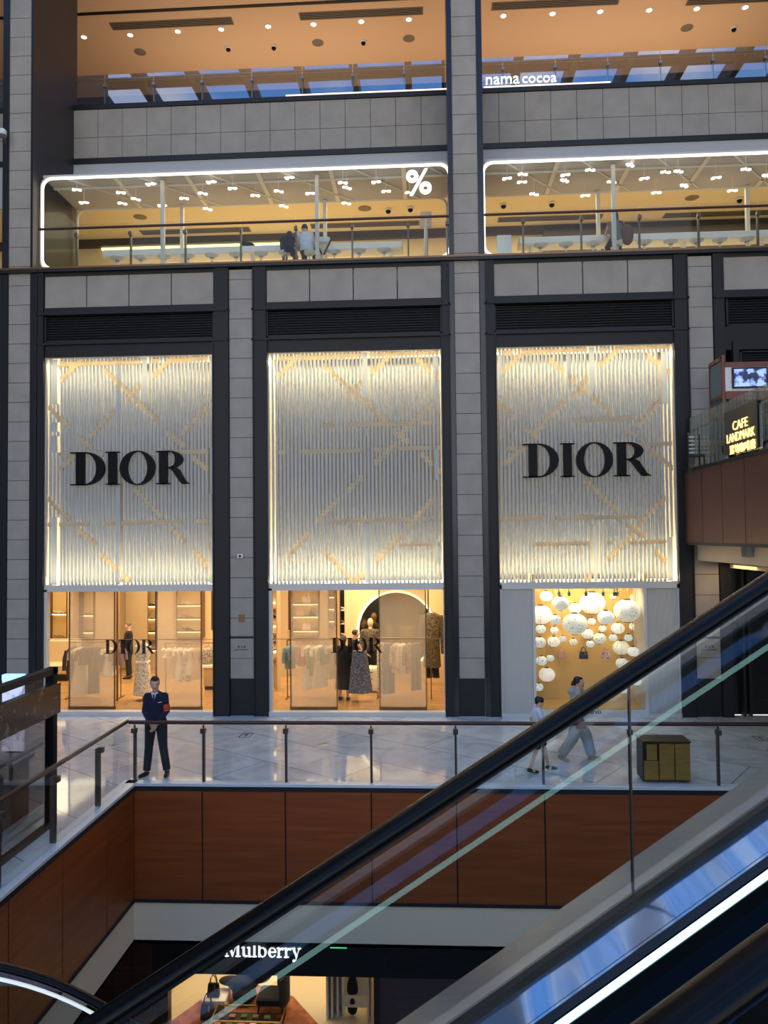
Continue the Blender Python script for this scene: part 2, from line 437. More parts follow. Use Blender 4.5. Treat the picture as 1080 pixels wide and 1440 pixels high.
_tc = {}
def text_mb(s, size, depth, origin, ax, az, bold=0.0):
    """lettering from the built-in font, as solid letters; origin = left end of the base line"""
    cu = bpy.data.curves.new('t', 'FONT'); cu.body = s; cu.size = size; cu.offset = bold; cu.resolution_u = 3
    o = bpy.data.objects.new('t', cu); COL.objects.link(o)
    dg = bpy.context.evaluated_depsgraph_get(); dg.update()
    me = bpy.data.meshes.new_from_object(o.evaluated_get(dg))
    vs = [v.co.copy() for v in me.vertices]; fs = [list(p.vertices) for p in me.polygons]
    bpy.data.objects.remove(o); bpy.data.curves.remove(cu)
    xs = [v.x for v in vs] or [0]
    return vs, fs, min(xs), max(xs)
def text_solid(s, width, origin, ax, az, depth, height=None, bold=0.0):
    """scaled so the word is `width` wide (and `height` tall if given)"""
    vs, fs, a, b = text_mb(s, 1.0, 0, origin, ax, az, bold)
    ys = [v.y for v in vs]; lo, hi = min(ys), max(ys)
    k = width/(b-a); kz = k if height is None else height/(hi-lo)
    o = Vector(origin); ax = Vector(ax); az = Vector(az); nn = ax.cross(az).normalized()
    mb = MB(); n = len(vs)
    P = [o+ax*((v.x-a)*k)+az*((v.y-(lo if height is not None else 0))*kz) for v in vs]
    cnt = {}
    for f in fs:
        for i in range(len(f)):
            e = (f[i], f[(i+1) % len(f)]); cnt[e] = 1
    side = [(e[0], e[0]+n, e[1]+n, e[1]) for e in cnt if (e[1], e[0]) not in cnt]
    mb.add(P+[p-nn*depth for p in P], [tuple(f) for f in fs]+[tuple(reversed([i+n for i in f])) for f in fs]+side)
    return mb

def remesh(mb, name, material, parent, vox=0.012, sm=4, shift=None):
    """fuse overlapping solids into one continuous skin"""
    o = mb.build(name+'_src', material)
    m = o.modifiers.new('r', 'REMESH'); m.mode = 'VOXEL'; m.voxel_size = vox; m.use_smooth_shade = True
    s = o.modifiers.new('s', 'SMOOTH'); s.factor = 0.5; s.iterations = sm
    dg = bpy.context.evaluated_depsgraph_get(); dg.update()
    me = bpy.data.meshes.new_from_object(o.evaluated_get(dg)); me.name = name
    bpy.data.objects.remove(o)
    off = parent_loc(parent)
    for v in me.vertices: v.co -= off
    me.materials.clear(); me.materials.append(material)
    for p in me.polygons: p.use_smooth = True
    o = bpy.data.objects.new(name, me); COL.objects.link(o)
    if parent: o.parent = parent
    return o
MT['deck_outer'] = mat('satin_steel_outer_deck', rgb(112, 130, 160), 0.28, metal=0.9, bump=0.25, bscale=1.3)
MT['led_letters'] = emis('white_letter_glow', (1, 0.98, 0.94, 1), 1.15)
# ================================================================== THE HALL
D = 17.77          # facade plane
DK = 19.80         # recessed upper fascias
LZ = 10.56         # ledge of the cafe level
EX, EY = -4.95, 12.79   # inner corner of the void edge

# floors
m = MB(); m.box(-4.95, 15, EY, 17.9, -0.12, 0.0); m.box(-17, -4.95, 4.0, 17.9, -0.12, 0.0)
struct('floor', m, MT['floor'], 'white polished marble walkway floor')
m = MB(); m.box(-17, 15, -8, 22, -5.4, -5.2)
struct('floor_lower', m, mat('lower_floor_stone', rgb(150, 140, 126), 0.35), 'lower storey floor')
m = MB(); m.box(-12.6, 0.75, 18.4, 24.1, -0.05, 0.02); m.box(-9.4, 0.75, 17.92, 18.4, -0.05, 0.02); m.box(1.3, 6.0, 17.92, 20, -0.05, 0.02)
struct('floor_shop', m, MT['shop_floor'], 'honey coloured wooden shop floor')
m = MB(); m.box(-17, 15, D+0.12, 27, 10.10, 10.40)
struct('floor_cafe', m, MT['cream_plaster'], 'cafe storey floor slab')
m = MB(); m.box(-17, 15, DK+0.1, 28, 15.2, 15.6)
struct('floor_deck', m, MT['cream_plaster'], 'top storey floor slab')

# kerb along the void edge + wood skirt panels below it
m = MB(); m.box(EX-0.14, 12, EY-0.05, EY+0.14, -0.02, 0.03); m.box(EX-0.20, EX+0.05, 4.0, EY+0.14, -0.02, 0.03)
struct('trim_1', m, MT['kerb'], 'white stone kerb along the void edge', bevel=0.008)
m = MB(); m.box(EX, 12, EY, EY+0.3, -2.62, -0.02); m.box(-5.3, EX, 4.0, EY+0.3, -2.62, -0.02)
m.box(EX-0.02, 12, EY-0.035, EY, -0.10, -0.02); m.box(EX, EX+0.035, 4, EY, -0.10, -0.02)
m.box(EX, 12, EY-0.045, EY, -1.93, -1.88); m.box(EX, EX+0.045, 4, EY, -1.93, -1.88)
struct('trim_2', m, MT['groove'], 'dark reveal around the wooden void panels')
fx = [EX+0.02, -3.772, -2.378, -0.954, 0.441, 1.866, 3.262, 4.67, 6.08, 7.5, 8.9]
for i in range(len(fx)-1):
    m = MB(); m.box(fx[i]+0.012, fx[i+1]-0.012, EY-0.03, EY+0.01, -1.88, -0.10)
    struct('wall_panel_front', m, MT['wood_panel'], '%s orange-brown wooden panel of the void front, counted from the corner' % nth(i), bevel=0.003)
sy = [EY-0.02, 11.66, 10.22, 8.88, 7.5, 6.1, 4.7]
for i in range(len(sy)-1):
    m = MB(); m.box(EX-0.01, EX+0.03, sy[i+1]+0.012, sy[i]-0.012, -1.88, -0.10)
    struct('wall_panel_left', m, MT['wood_panel'], '%s orange-brown wooden panel of the left return, counted from the corner' % nth(i), bevel=0.003)
m = MB(); m.box(EX+0.02, 12, EY-0.02, EY+0.02, -2.55, -1.93); m.box(EX-0.02, EX+0.02, 4.0, EY+0.0, -2.55, -1.93)
m.box(-17, 12, EY, 16.9, -2.62, -2.55); m.box(-17, EX, 4, EY, -2.62, -2.55)
struct('wall_fascia', m, MT['cream_plaster'], 'cream plaster fascia under the wooden void panels')

# enclosure of the atrium (out of view, gives the hall its light)
m = MB(); m.box(-17.2, -17, -8, 28, -5.4, 24)
struct('wall_left', m, mat('pale_wall', rgb(130, 124, 116), 0.8))
m = MB(); m.box(15, 15.2, -8, 28, -5.4, 24)
struct('wall_right', m, mat('pale_wall_2', rgb(130, 124, 116), 0.8))
m = MB(); m.box(-17.2, 15.2, -8.2, -8, -5.4, 1.0)
struct('wall_rear', m, mat('pale_wall_3', rgb(120, 112, 104), 0.8))
m = MB(); m.box(-17.2, 15.2, D, 28.2, 20.0, 20.3); m.box(-17.2, 15.2, D, D+0.2, 20.3, 24.1)
struct('ceiling_deck', m, MT['orange_ceiling'], 'warm lit ceiling of the top storey')
m = MB(); m.box(-17, 15, 26.6, 26.8, 15.6, 20)
struct('wall_deck_back', m, mat('dark_brown_wall', rgb(46, 34, 30), 0.5), 'dark back wall of the top storey')
# skylight
m = MB()
x = -17.0
while x < 15.2:
    m.box(x-0.14, x+0.14, -8, D, 24.0, 24.75); x += 2.35
y = -8.0
while y < D:
    m.box(-17, 15.2, y-0.09, y+0.09, 24.3, 24.75); y += 2.9
struct('ceiling_skylight_beams', m, MT['dark'], 'dark beams of the glass roof')

# facade solid back wall
m = MB()
m.box(-17, -9.4, D+0.45, D+0.6, -5.3, 10.1); m.box(-9.4, 15, D+0.80, D+0.9, 3.34, 10.1)
m.box(6.2, 15, D+0.45, D+0.6, 0, 10.1)
struct('wall_back', m, MT['groove'], 'dark backing wall of the facade')

def stone_column(name, label, x0, x1, z0, z1, joints, yf=D-0.05, yb=D+0.3, mt='stone'):
    m = MB(); zz = [z0]+joints+[z1]
    for a, b in zip(zz[:-1], zz[1:]):
        if b-a > 0.03: m.box(x0, x1, yf, yb, a+0.006, b-0.006)
    o = struct(name, m, MT[mt], label)
    c = MB(); c.box(x0+0.02, x1-0.02, yf+0.015, yb, z0, z1)
    c.build('column_core', MT['groove'], kind='structure')
    return o
BH = 0.4665
def jl(z0, z1, ph=0.0):
    r = []; z = z0+ph
    while z < z1-0.01:
        if z > z0+0.02: r.append(z)
        z += BH
    return r
z0 = 0.85
stone_column('stone_column', 'tall stone block column at the left, running through all storeys', -9.90, -9.36, z0, 20, jl(z0, 20))
stone_column('stone_column', 'short stone block column between the first two screens', -4.565, -4.015, z0, 10.42, jl(z0, 10.42))
stone_column('stone_column', 'tall stone block column in the middle, running through all storeys', 0.715, 1.285, z0, 20, jl(z0, 20))
stone_column('stone_column', 'short stone block column at the right beside the terrace', 6.005, 6.545, z0, 10.42, jl(z0, 10.42))
m = MB()
for a, b in ((-9.90, -9.36), (-4.565, -4.015), (0.715, 1.285), (6.005, 6.545)): m.box(a, b, D-0.04, D+0.3, 0, 0.85)
struct('trim_3', m, MT['dark'], 'dark metal bases of the stone columns')
# deep sides of the two tall columns above the cafe ledge
m = MB()
m.box(-9.36, -9.30, D-0.08, DK+0.2, LZ, 20); m.box(-9.96, -9.90, D-0.08, DK+0.2, LZ, 20); m.box(-9.9, -9.36, D+0.28, DK+0.3, LZ, 20)
struct('wall_column_side', m, mat('dark_column_cladding', rgb(66, 60, 60), 0.5, metal=0.2), 'dark clad side of the left tall column')
m = MB()
m.box(0.655, 0.715, D-0.08, DK+0.2, LZ, 20); m.box(1.285, 1.345, D-0.08, DK+0.2, LZ, 20); m.box(0.715, 1.285, D+0.28, DK+0.3, LZ, 20)
struct('wall_column_side', m, mat('dark_column_cladding_2', rgb(66, 58, 54), 0.5, metal=0.2), 'dark clad side of the middle tall column')
# polished flanges flanking the tall columns over full height
m = MB()
for a, b in ((-10.05, -9.91), (-9.355, -9.20)): m.box(a, b, D-0.09, D+0.28, 0, LZ if a > -9.8 else 20)
for a, b in ((0.60, 0.705), (1.295, 1.42)): m.box(a, b, D-0.09, D+0.28, 0, 20)
m.box(-9.355, -9.31, D-0.09, D+0.1, LZ, 20)
struct('trim_4', m, MT['dark_flange'], 'polished dark flanges beside the tall columns')

# dark metal bay framing
m = MB()
bays = [(-9.20, -8.97+0.0, -4.93, -4.575), (-4.005, -3.69, 0.42, 0.60), (1.42, 1.62, 5.69, 5.995)]
bays[0] = (-9.20, -9.03, -4.93, -4.575)
for i, (a, b, c, d_) in enumerate(bays):
    m.box(a, b, D-0.10, D+0.30, 0, LZ-0.02); m.box(c, d_, D-0.10, D+0.30, 0, LZ-0.02)
    m.box(b, c, D-0.06, D+0.30, 8.44, 8.79)       # lintel
    m.box(b, c, D-0.06, D+0.30, 9.47, 9.62)
    m.box(b, c, D-0.06, D+0.30, 10.38, LZ-0.02)
    m.box(a-0.02, d_+0.02, D-0.13, D-0.06, 9.43, 9.48); m.box(a-0.02, d_+0.02, D-0.13, D-0.06, 8.72, 8.76)
    m.box(b, b+0.03, D-0.13, D-0.06, 0, 8.72); m.box(c-0.03, c, D-0.13, D-0.06, 0, 8.72); m.box(a, a+0.03, D-0.13, D-0.10, 0, 10.4); m.box(d_-0.03, d_, D-0.13, D-0.10, 0, 10.4)
# partial fourth bay on the right and the bay left of the left column
m.box(6.56, 6.80, D-0.10, D+0.30, 0, LZ-0.02); m.box(6.80, 15, D-0.06, D+0.30, 9.47, 9.62); m.box(6.80, 15, D-0.06, D+0.30, 10.38, LZ-0.02)
m.box(6.80, 15, D-0.06, D+0.3, 8.25, 8.79); m.box(6.95, 7.10, D-0.10, D+0.3, 4, 8.4); m.box(6.56, 15, D-0.13, D-0.06, 9.43, 9.48)
m.box(6.95, 7.0, D-0.14, D-0.1, 4, 8.45)
m.box(-17, -10.05, D-0.06, D+0.30, 8.44, LZ-0.02); m.box(-10.4, -10.05, D-0.10, D+0.30, 0, LZ-0.02)
m.box(-17, -10.4, D+0.2, D+0.3, 0, 8.44)
struct('wall_frame', m, MT['dark'], 'dark metal framing of the facade bays')
# dark glossy doors right of the right column at walkway level
m = MB(); m.box(6.80, 15, D+0.2, D+0.28, 0, 4.0)
struct('wall_dark_glass', m, mat('dark_glazing', rgb(14, 17, 19), 0.25), 'dark glazed bay at the right end of the walkway')
m = MB()
for xx in (7.05, 7.18): m.box(xx, xx+0.06, D, D+0.2, 0, 4.0)
struct('trim_5', m, MT['dark'])
# roof ledge of the cafe level
m = MB(); m.box(-17, 15, D-0.16, D+0.30, LZ-0.10, LZ)
m2 = MB(); m2.box(-17, 15, D-0.17, D-0.155, LZ-0.03, LZ+0.012)
struct('trim_6', m, MT['black'], 'black ledge under the cafe glazing')
struct('trim_7', m2, MT['bronze'])

# grey stone panels under the ledge
def stone_row(x0, x1, n, label):
    m = MB(); w = (x1-x0)/n
    for k in range(n): m.box(x0+k*w+0.012, x0+(k+1)*w-0.012, D-0.03, D+0.2, 9.62, 10.38)
    struct('wall_stone_panels', m, MT['stone'], label)
stone_row(-9.03, -4.93, 4, 'row of four grey stone panels over the left louvre')
stone_row(-3.69, 0.42, 4, 'row of four grey stone panels over the middle louvre')
stone_row(1.62, 5.69, 4, 'row of four grey stone panels over the right louvre')
stone_row(6.80, 10.9, 4, 'row of stone panels over the far right louvre')

# louvres
def louvre(x0, x1, za, zb, label):
    t = thing('ventilation_louvre', label, 'louvre', (x0, D, za), 'dark ventilation louvres over the screens')
    m = MB(); m.box(x0, x1, D+0.08, D+0.12, za, zb); m.build('backing', MT['black'], t)
    m = MB(); m.box(x0, x0+0.04, D-0.03, D+0.08, za, zb); m.box(x1-0.04, x1, D-0.03, D+0.08, za, zb); m.box(x0, x1, D-0.03, D+0.08, zb-0.03, zb); m.box(x0, x1, D-0.03, D+0.08, za, za+0.03)
    m.build('frame', MT['louvre'], t)
    m = MB(); n = int((zb-za)/0.062)
    for k in range(n):
        z = za+0.04+k*(zb-za-0.06)/n
        m.prism([(0, 0), (0.07, 0.035), (0.07, 0.047), (0, 0.012)], (x0+0.04, D, z), (0, 1, 0), (0, 0, 1), -(x1-x0-0.08))
    m.build('slats', MT['louvre'], t)
louvre(-9.03, -4.93, 8.80, 9.46, 'dark horizontal louvre above the left lettered screen')
louvre(-3.69, 0.42, 8.80, 9.46, 'dark horizontal louvre above the middle unlettered screen')
louvre(1.62, 5.69, 8.80, 9.46, 'dark horizontal louvre above the right lettered screen')
louvre(6.86, 10.9, 8.80, 9.46, 'dark horizontal louvre in the cut-off bay, upper one')
louvre(7.14, 10.9, 5.6, 8.22, 'tall dark louvre behind the terrace television')

# ------------------------------------------------------------------ recessed upper fascias
def fascia(x0, x1, label):
    n = max(1, round((x1-x0)/0.66)); w = (x1-x0)/n; m = MB()
    for k in range(n):
        for a, b in ((14.26, 14.84), (14.84, 15.60)): m.box(x0+k*w+0.006, x0+(k+1)*w-0.006, DK, DK+0.12, a+0.006, b-0.006)
    struct('wall_fascia_stone', m, MT['stone'], label)
fascia(-9.30, 0.655, 'grey stone fascia below the left balcony of the top storey')
fascia(1.345, 12, 'grey stone fascia below the right balcony of the top storey')
fascia(-15, -9.96, 'grey stone fascia at the far left edge')
m = MB(); m.box(-15, 12, DK+0.05, DK+0.2, 13.9, 15.7); m.box(-15, 12, DK-0.05, DK+0.2, 14.12, 14.26); m.box(-15, 12, DK-0.04, DK+0.2, 15.60, 15.72)
struct('trim_8', m, MT['black'], 'black joint and edges of the upper fascia')
m = MB(); m.box(-15, 12, DK+0.0, DK+0.08, 13.0, 14.12)
struct('wall_fascia_white', m, mat('pale_grey_fascia', rgb(178, 180, 180), .6), 'white fascia band above the cafe glazing')

# cafe interior shell
m = MB(); m.box(-15, 12, DK+0.05, 23.4, 13.42, 13.6)
struct('ceiling_cafe', m, MT['cafe_ceiling'], 'cream ceiling of the cafe')
m = MB(); m.box(-15, 12, 23.3, 23.5, 10.4, 13.5)
struct('wall_cafe_back', m, MT['cream_wall'], 'cream back wall of the cafe')
m = MB(); m.box(-15, 12, 23.1, 23.3, 13.20, 13.42)
struct('trim_9', m, mat('dark_cove_band', rgb(62, 54, 46), 0.6), 'dark band at the top of the cafe back wall')
m = MB(); m.box(-10, -2.9, 23.2, 23.29, 13.12, 13.18)
struct('trim_10', m, MT['led_yellow'], 'yellow cove light line along the cafe back wall')
# dark panelled wall zone in the right cafe
m = MB(); m.box(3.6, 12, 22.95, 23.1, 12.2, 13.2)
struct('wall_cafe_dark', m, mat('dark_taupe_panel', rgb(78, 70, 62), 0.6), 'dark taupe wall band in the right cafe')
m = MB()
for xx in (3.7, 4.6, 5.5, 6.4, 7.3): m.box(xx, xx+0.86, 22.9, 22.95, 10.4, 12.2)
struct('wall_cafe_panels', m, mat('brown_cupboard_panels', rgb(150, 118, 80), 0.6), 'brown cupboard panels behind the right counter')

# glazed cafe boxes
def cafe_box(n, x0, x1, label):
    t = thing('window_%d' % n, label, 'window', (x0, 17.95, LZ)); t['kind'] = 'structure'
    Y0, Z0, Z1, R = 17.95, 10.66, 12.86, 0.24
    pts = []
    def arc(cx, cz, a0, a1):
        for k in range(7):
            a = radians(a0+(a1-a0)*k/6); pts.append((cx+R*cos(a), Y0, cz+R*sin(a)))
    arc(x0+R, Z0+R, 270, 180); arc(x0+R, Z1-R, 180, 90); arc(x1-R, Z1-R, 90, 0); arc(x1-R, Z0+R, 0, -90)
    m = MB(); m.tube(pts, 0.030, 8); m.build('light_line', MT['led_white'], t, smooth=True)
    m = MB(); m.tube([(p[0]-0.055 if p[0] < (x0+x1)/2 else p[0]+0.055, Y0+0.05, p[2]+(0.05 if p[2] > 11.7 else -0.05)) for p in pts], 0.035, 8); m.build('frame', MT['white_frame'], t, smooth=True)
    # inner opening outline at the back of the box
    m = MB(); m.tube([(p[0], DK, p[2]+0.03) for p in pts], 0.035, 6); m.build('inner_frame', MT['white_frame'], t, smooth=True)
    m = MB(); m.box(x0, x1, Y0+0.02, DK, Z1+0.03, Z1+0.10); m.build('roof', MT['white_ceiling'], t)
    m = MB(); w = (x1-x0)
    m.box(x0, x1, Y0+0.55, Y0+0.59, Z1-0.01, Z1+0.03)
    k = 0
    while x0+0.6+k*1.75 < x1-0.3:
        xa = x0+0.5+k*1.75; 
        for s, ww in ((1.6, 0.022),):
            m.add([(xa, Y0+0.05, Z1), (xa+ww*2, Y0+0.05, Z1), (xa+s+ww*2, DK-0.05, Z1), (xa+s, DK-0.05, Z1), (xa, Y0+0.05, Z1+0.03), (xa+ww*2, Y0+0.05, Z1+0.03), (xa+s+ww*2, DK-0.05, Z1+0.03), (xa+s, DK-0.05, Z1+0.03)], [(0,1,2,3),(7,6,5,4),(0,4,5,1),(3,2,6,7),(0,3,7,4),(1,5,6,2)])
        m.box(xa+1.2, xa+1.3, Y0+0.05, DK-0.05, Z1-0.0, Z1+0.03)
        k += 1
    m.build('ceiling_bars', MT['white_frame'], t)
    m = MB(); m.box(x0+0.03, x1-0.03, Y0, Y0+0.012, Z0, Z1); m.build('pane', MT['glass_cafe'], t)
    m = MB(); m.box(x0-0.03, x0+0.0, Y0+0.05, DK, Z0, Z1); m.build('side_pane', MT['glass_cafe'], t)
    return t
BX0, BX1 = at(60, 300, 17.95).x, at(632, 300, 17.95).x
CX0 = at(680.5, 300, 17.95).x
b1 = cafe_box(1, BX0, BX1, 'glazed cafe box outlined by a white light line over the two left bays')
b2 = cafe_box(2, CX0, CX0+8.2, 'glazed cafe box outlined by a white light line right of the middle column')
def box_post(par, px, Y):
    x = at(px, 300, Y).x; m = MB(); m.box(x-0.045, x+0.045, Y-0.045, Y+0.045, 10.4, 12.88); m.build('post', MT['white_frame'], par)
for p_, Y in ((229, 18.3), (256, 19.7), (446, 18.3), (457, 19.7)): box_post(b1, p_, Y)
for p_, Y in ((863, 18.3), (841, 19.7), (1051, 19.7)): box_post(b2, p_, Y)

# percent signs
def percent(name, label, c, H, depth, parent_cat='sign'):
    t = thing(name, label, parent_cat, c)
    W = H*0.92
    for nm, cx, cz in (('upper_ring', -W*0.27, H*0.23), ('lower_ring', W*0.27, -H*0.23)):
        m = MB(); L = []; Rr = []
        for k in range(25):
            a = 2*pi*k/24; L.append((cx+H*.23*cos(a), cz+H*.23*sin(a))); Rr.append((cx+H*.09*cos(a), cz+H*.09*sin(a)))
        m.strip(L, Rr, c, (1,0,0), (0,0,1), -depth); m.build(nm, MT['led_sign'], t)
    m = MB(); m.prism([(-W*.38, -H*.5), (-W*.26, -H*.5), (W*.36, H*.5), (W*.24, H*.5)], c, (1,0,0), (0,0,1), -depth); m.build('slash', MT['led_sign'], t)
    return t
percent('percent_sign', 'large glowing white percent sign at the right end of the left cafe window', tuple(at(589, 257, 17.86)), 0.62, 0.06)
percent('percent_sign', 'glowing white percent sign on the back wall deep inside the right cafe', tuple(at(816, 333, 23.24)), 0.66, 0.05)

# cafe guard rail and top guard rails
def balustrade(name, label, x0, x1, Y, zf, zt, posts, gl, rail_m='handrail', rail_r=0.03, post_m='post_dark', glass_top=0.12, group=None, base_y=0.0):
    t = thing(name, label, 'railing', (x0, Y, zf))
    m = MB(); m.tube([(x0, Y-0.05, zt), (x1, Y-0.05, zt)], rail_r, 10); m.build('handrail', MT[rail_m], t, smooth=True)
    xs = [x0]+[p for p in posts if x0+0.05 < p < x1-0.05]+[x1]
    for a, b in zip(xs[:-1], xs[1:]):
        m = MB(); m.box(a+0.01, b-0.01, Y, Y+0.012, zf+0.03, zt+glass_top); m.build('glass_panel', MT[gl], t)
    for p in posts:
        q = MB(); q.box(p-0.018, p+0.018, Y+0.02, Y+0.09, zf, zt-0.16); q.box(p-0.012, p+0.012, Y+0.02, Y+0.05, zt-0.16, zt-0.06)
        po = q.build('post', MT[post_m], t)
        q = MB(); q.box(p-0.04, p+0.04, Y-0.03, Y+0.06, zt-0.19, zt-0.11); q.build('clamp', MT[post_m], po)
    return t
P = lambda l, Y, y=330: [at(x, y, Y).x for x in l]
balustrade('glass_balustrade', 'glass balustrade with brown handrail in front of the left cafe window', -9.14, 0.60, 17.70, LZ, 11.50, P([107, 183, 260, 338, 416, 495, 574, 629], 17.7), 'glass')
balustrade('glass_balustrade', 'glass balustrade with brown handrail in front of the right cafe window', 1.42, 11.5, 17.70, LZ, 11.50, P([736, 818, 900, 983.6, 1067, 1150], 17.7), 'glass')
balustrade('glass_balustrade', 'glass balustrade of the top storey left of the middle column, mirroring the skylight', -9.28, 0.64, DK+0.06, 15.72, 16.42, P([147, 216, 284, 354, 425, 496, 568], DK+0.06, 110), 'glass_top', 'steel', 0.012, 'steel', 0.15)
balustrade('glass_balustrade', 'glass balustrade of the top storey right of the middle column, mirroring the skylight', 1.36, 11.5, DK+0.06, 15.72, 16.42, P([707, 781, 855, 929, 1003, 1077], DK+0.06, 100), 'glass_top', 'steel', 0.012, 'steel', 0.15)
balustrade('glass_balustrade', 'glass balustrade of the top storey at the far left edge', -15, -9.98, DK+0.06, 15.72, 16.42, [-11.1, -12.6], 'glass_top', 'steel', 0.012, 'steel', 0.15)

# ------------------------------------------------------------------ cafe furniture
def stool_at(pos):
    t = thing('bar_stool', '', 'stool', (0, 0, 0), 'white stools along the cafe window counters')
    m = MB(); m.lathe((0, 0, 0.62), [(0.03, 0), (0.11, 0.015), (0.16, 0.05), (0.175, 0.085), (0.16, 0.10), (0.05, 0.085)], 20); m.build('seat', MT['white'], t, smooth=True)
    m = MB(); m.lathe((0, 0, 0.6), [(0.05, 0), (0.05, 0.03)], 12); m.build('seat_plate', MT['steel'], t)
    m = MB(); m.cyl((0, 0, 0.02), (0, 0, 0.62), 0.022, 10); m.build('column', MT['white'], t, smooth=True)
    m = MB(); m.lathe((0, 0, 0), [(0.19, 0), (0.19, 0.012), (0.03, 0.03)], 20); m.build('base', MT['white'], t, smooth=True)
    return t
SL = [(165,364),(198,363),(231,362),(264,362),(298,361),(332,359),(367,358),(401,357),(435,355),(470,353),(505,353),(540,352)]
SR = [(760,344),(796,342),(834,341),(869,340.5),(906,340),(943,338),(979,337),(1012,336),(1050,335)]
proto = None
for row, side in ((SL, 'left'), (SR, 'right')):
    for i, (a, b) in enumerate(row):
        p = at(a, b, 18.55); lab = 'round white bar stool, %s from the left at the %s cafe counter' % (nth(i), side)
        if proto is None: proto = stool_at(None); proto.location = (p.x, 18.55, 10.40); proto['label'] = lab; S0 = proto
        else: dup(S0, (p.x, 18.55, 10.40), lab)
def counter(x0, x1, label):
    t = thing('window_counter', label, 'counter', (x0, 19.1, 10.4))
    m = MB(); m.cbox(x0, x1, 19.0, 19.5, 11.30, 11.48, 0.02); m.build('top', MT['white'], t)
    n = 5
    for k in range(n):
        xx = x0+0.3+(x1-x0-0.6)*k/(n-1); m = MB(); m.box(xx-0.03, xx+0.03, 19.15, 19.40, 10.4, 11.3); m.build('leg', MT['white'], t)
counter(at(146, 355, 19.1).x, at(566, 350, 19.1).x, 'long white counter along the left cafe window')
counter(at(730, 345, 19.1).x, 10.5, 'long white counter along the right cafe window')
# small high table with a dark strap near the pair
p = at(456, 345, 18.7)
t = thing('folding_high_chair', 'white high chair with crossed dark straps right of the seated pair', 'high chair', (p.x, 18.6, 10.4))
m = MB(); m.cbox(p.x-0.19, p.x+0.17, 18.45, 18.8, 11.28, 11.44, 0.03); m.build('tray', MT['white'], t)
m = MB(); m.tube([(p.x-0.19, 18.44, 11.38), (p.x-0.02, 18.44, 10.98)], 0.022, 6); m.tube([(p.x+0.02, 18.44, 10.98), (p.x+0.23, 18.44, 11.40)], 0.022, 6); m.build('strap', MT['black'], t)
for dx in (-0.05, 0.06):
    m = MB(); m.cyl((p.x+dx, 18.6, 10.4), (p.x+dx, 18.6, 11.3), 0.02, 8); m.build('leg', MT['white'], t)
# black camera-like bag on the counter, and a menu board, standing sign
p = at(348, 343, 19.15)
m = MB(); m.ell((p.x, 19.15, 11.56), (0.16, 0.09, 0.07)); m.ell((p.x-0.08, 19.15, 11.60), (0.07, 0.07, 0.07)); m.ell((p.x+0.1, 19.12, 11.53), (0.10, 0.07, 0.05))
tag(remesh(m, 'camera_bag', MT['black_cloth'], None, 0.015), 'small black bag lying on the left cafe counter', 'bag')
p = at(709, 345, 18.3)
t = thing('menu_board', 'white standing board inside the right cafe window beside the column', 'board', (p.x, 18.3, 10.4))
m = MB(); m.box(p.x-0.17, p.x+0.17, 18.28, 18.31, 10.6, at(709, 331, 18.3).z); m.build('panel', MT['white'], t)
m = MB(); m.box(p.x-0.14, p.x-0.11, 18.28, 18.34, 10.4, 10.62); m.box(p.x+0.11, p.x+0.14, 18.28, 18.34, 10.4, 10.62); m.build('feet', MT['steel'], t)
p = at(599, 320, 18.9)
t = thing('notice_stand', 'pale notice stand near the right end of the left cafe window', 'sign', (p.x, 18.9, 10.4))
m = MB(); m.box(p.x-0.14, p.x+0.14, 18.88, 18.91, at(599, 320, 18.9).z, at(599, 298, 18.9).z); m.build('board', mat('pale_pink_paper', rgb(206, 176, 160), 0.7), t)
m = MB(); m.cyl((p.x, 18.92, 10.4), (p.x, 18.92, 12.0), 0.05, 10); m.build('pole', MT['white_frame'], t)

# percent shaped pendant lamps
def pendant():
    t = thing('percent_pendant_lamp', '', 'lamp', (0, 0, 0), 'small white glowing pendant lamps under the cafe soffit')
    m = MB(); m.lathe((-0.075, 0, 0), [(0.025, -0.015), (0.045, -0.015), (0.045, 0.015), (0.025, 0.015)], 12); m.build('ring', MT['led_sign'], t)
    m = MB(); m.lathe((0.075, 0.0, -0.01), [(0.025, -0.015), (0.045, -0.015), (0.045, 0.015), (0.025, 0.015)], 12); m.build('ring', MT['led_sign'], t)
    m = MB(); m.tube([(-0.05, -0.12, -0.03), (0.05, 0.12, 0.04)], 0.02, 6); m.build('slash', MT['led_sign'], t)
    m = MB(); m.cyl((0, 0, 0.02), (0, 0, 0.36), 0.004, 5); m.build('cord', MT['white'], t)
    return t
PL = [(108,267),(118,285),(170,271),(172,286),(191,280),(212,259),(228,289),(259,279),(285,272),(292,294),(297,256),(327,265),(359,275),(392,269),(399,290),(407,250),(436,272),(482,257),(488,264),(487,286),(529,256),(543,269),(576,271)]
PR = [(713,251),(735,245),(734,256),(751,273),(795,246),(794,254),(823,275),(830,239),(860,256),(886,232),(906,251),(923,271),(936,242),(954,241),(962,261),(1007,250),(1030,268),(1049,238),(1078,247)]
P0 = None
for row, side in ((PL, 'left'), (PR, 'right')):
    row = sorted(row)
    for i, (a, b) in enumerate(row):
        d = ray(a, b); k = (12.52-CAM.z)/d.z; q = CAM+d*k
        if q.y > 19.7: q = CAM+d*((12.9-CAM.z)/d.z)
        if q.y < 18.15: q = CAM + d*(18.15/d.y)
        lab = 'small glowing percent-shaped lamp under the %s cafe soffit, %s' % (side, '%s from the left' % nth(i) if i < 12 else '%s from the right' % nth(len(row)-1-i))
        if P0 is None: P0 = pendant(); P0.location = q; P0['label'] = lab
        else: dup(P0, q, lab, rotz=(i % 5-2)*0.25)

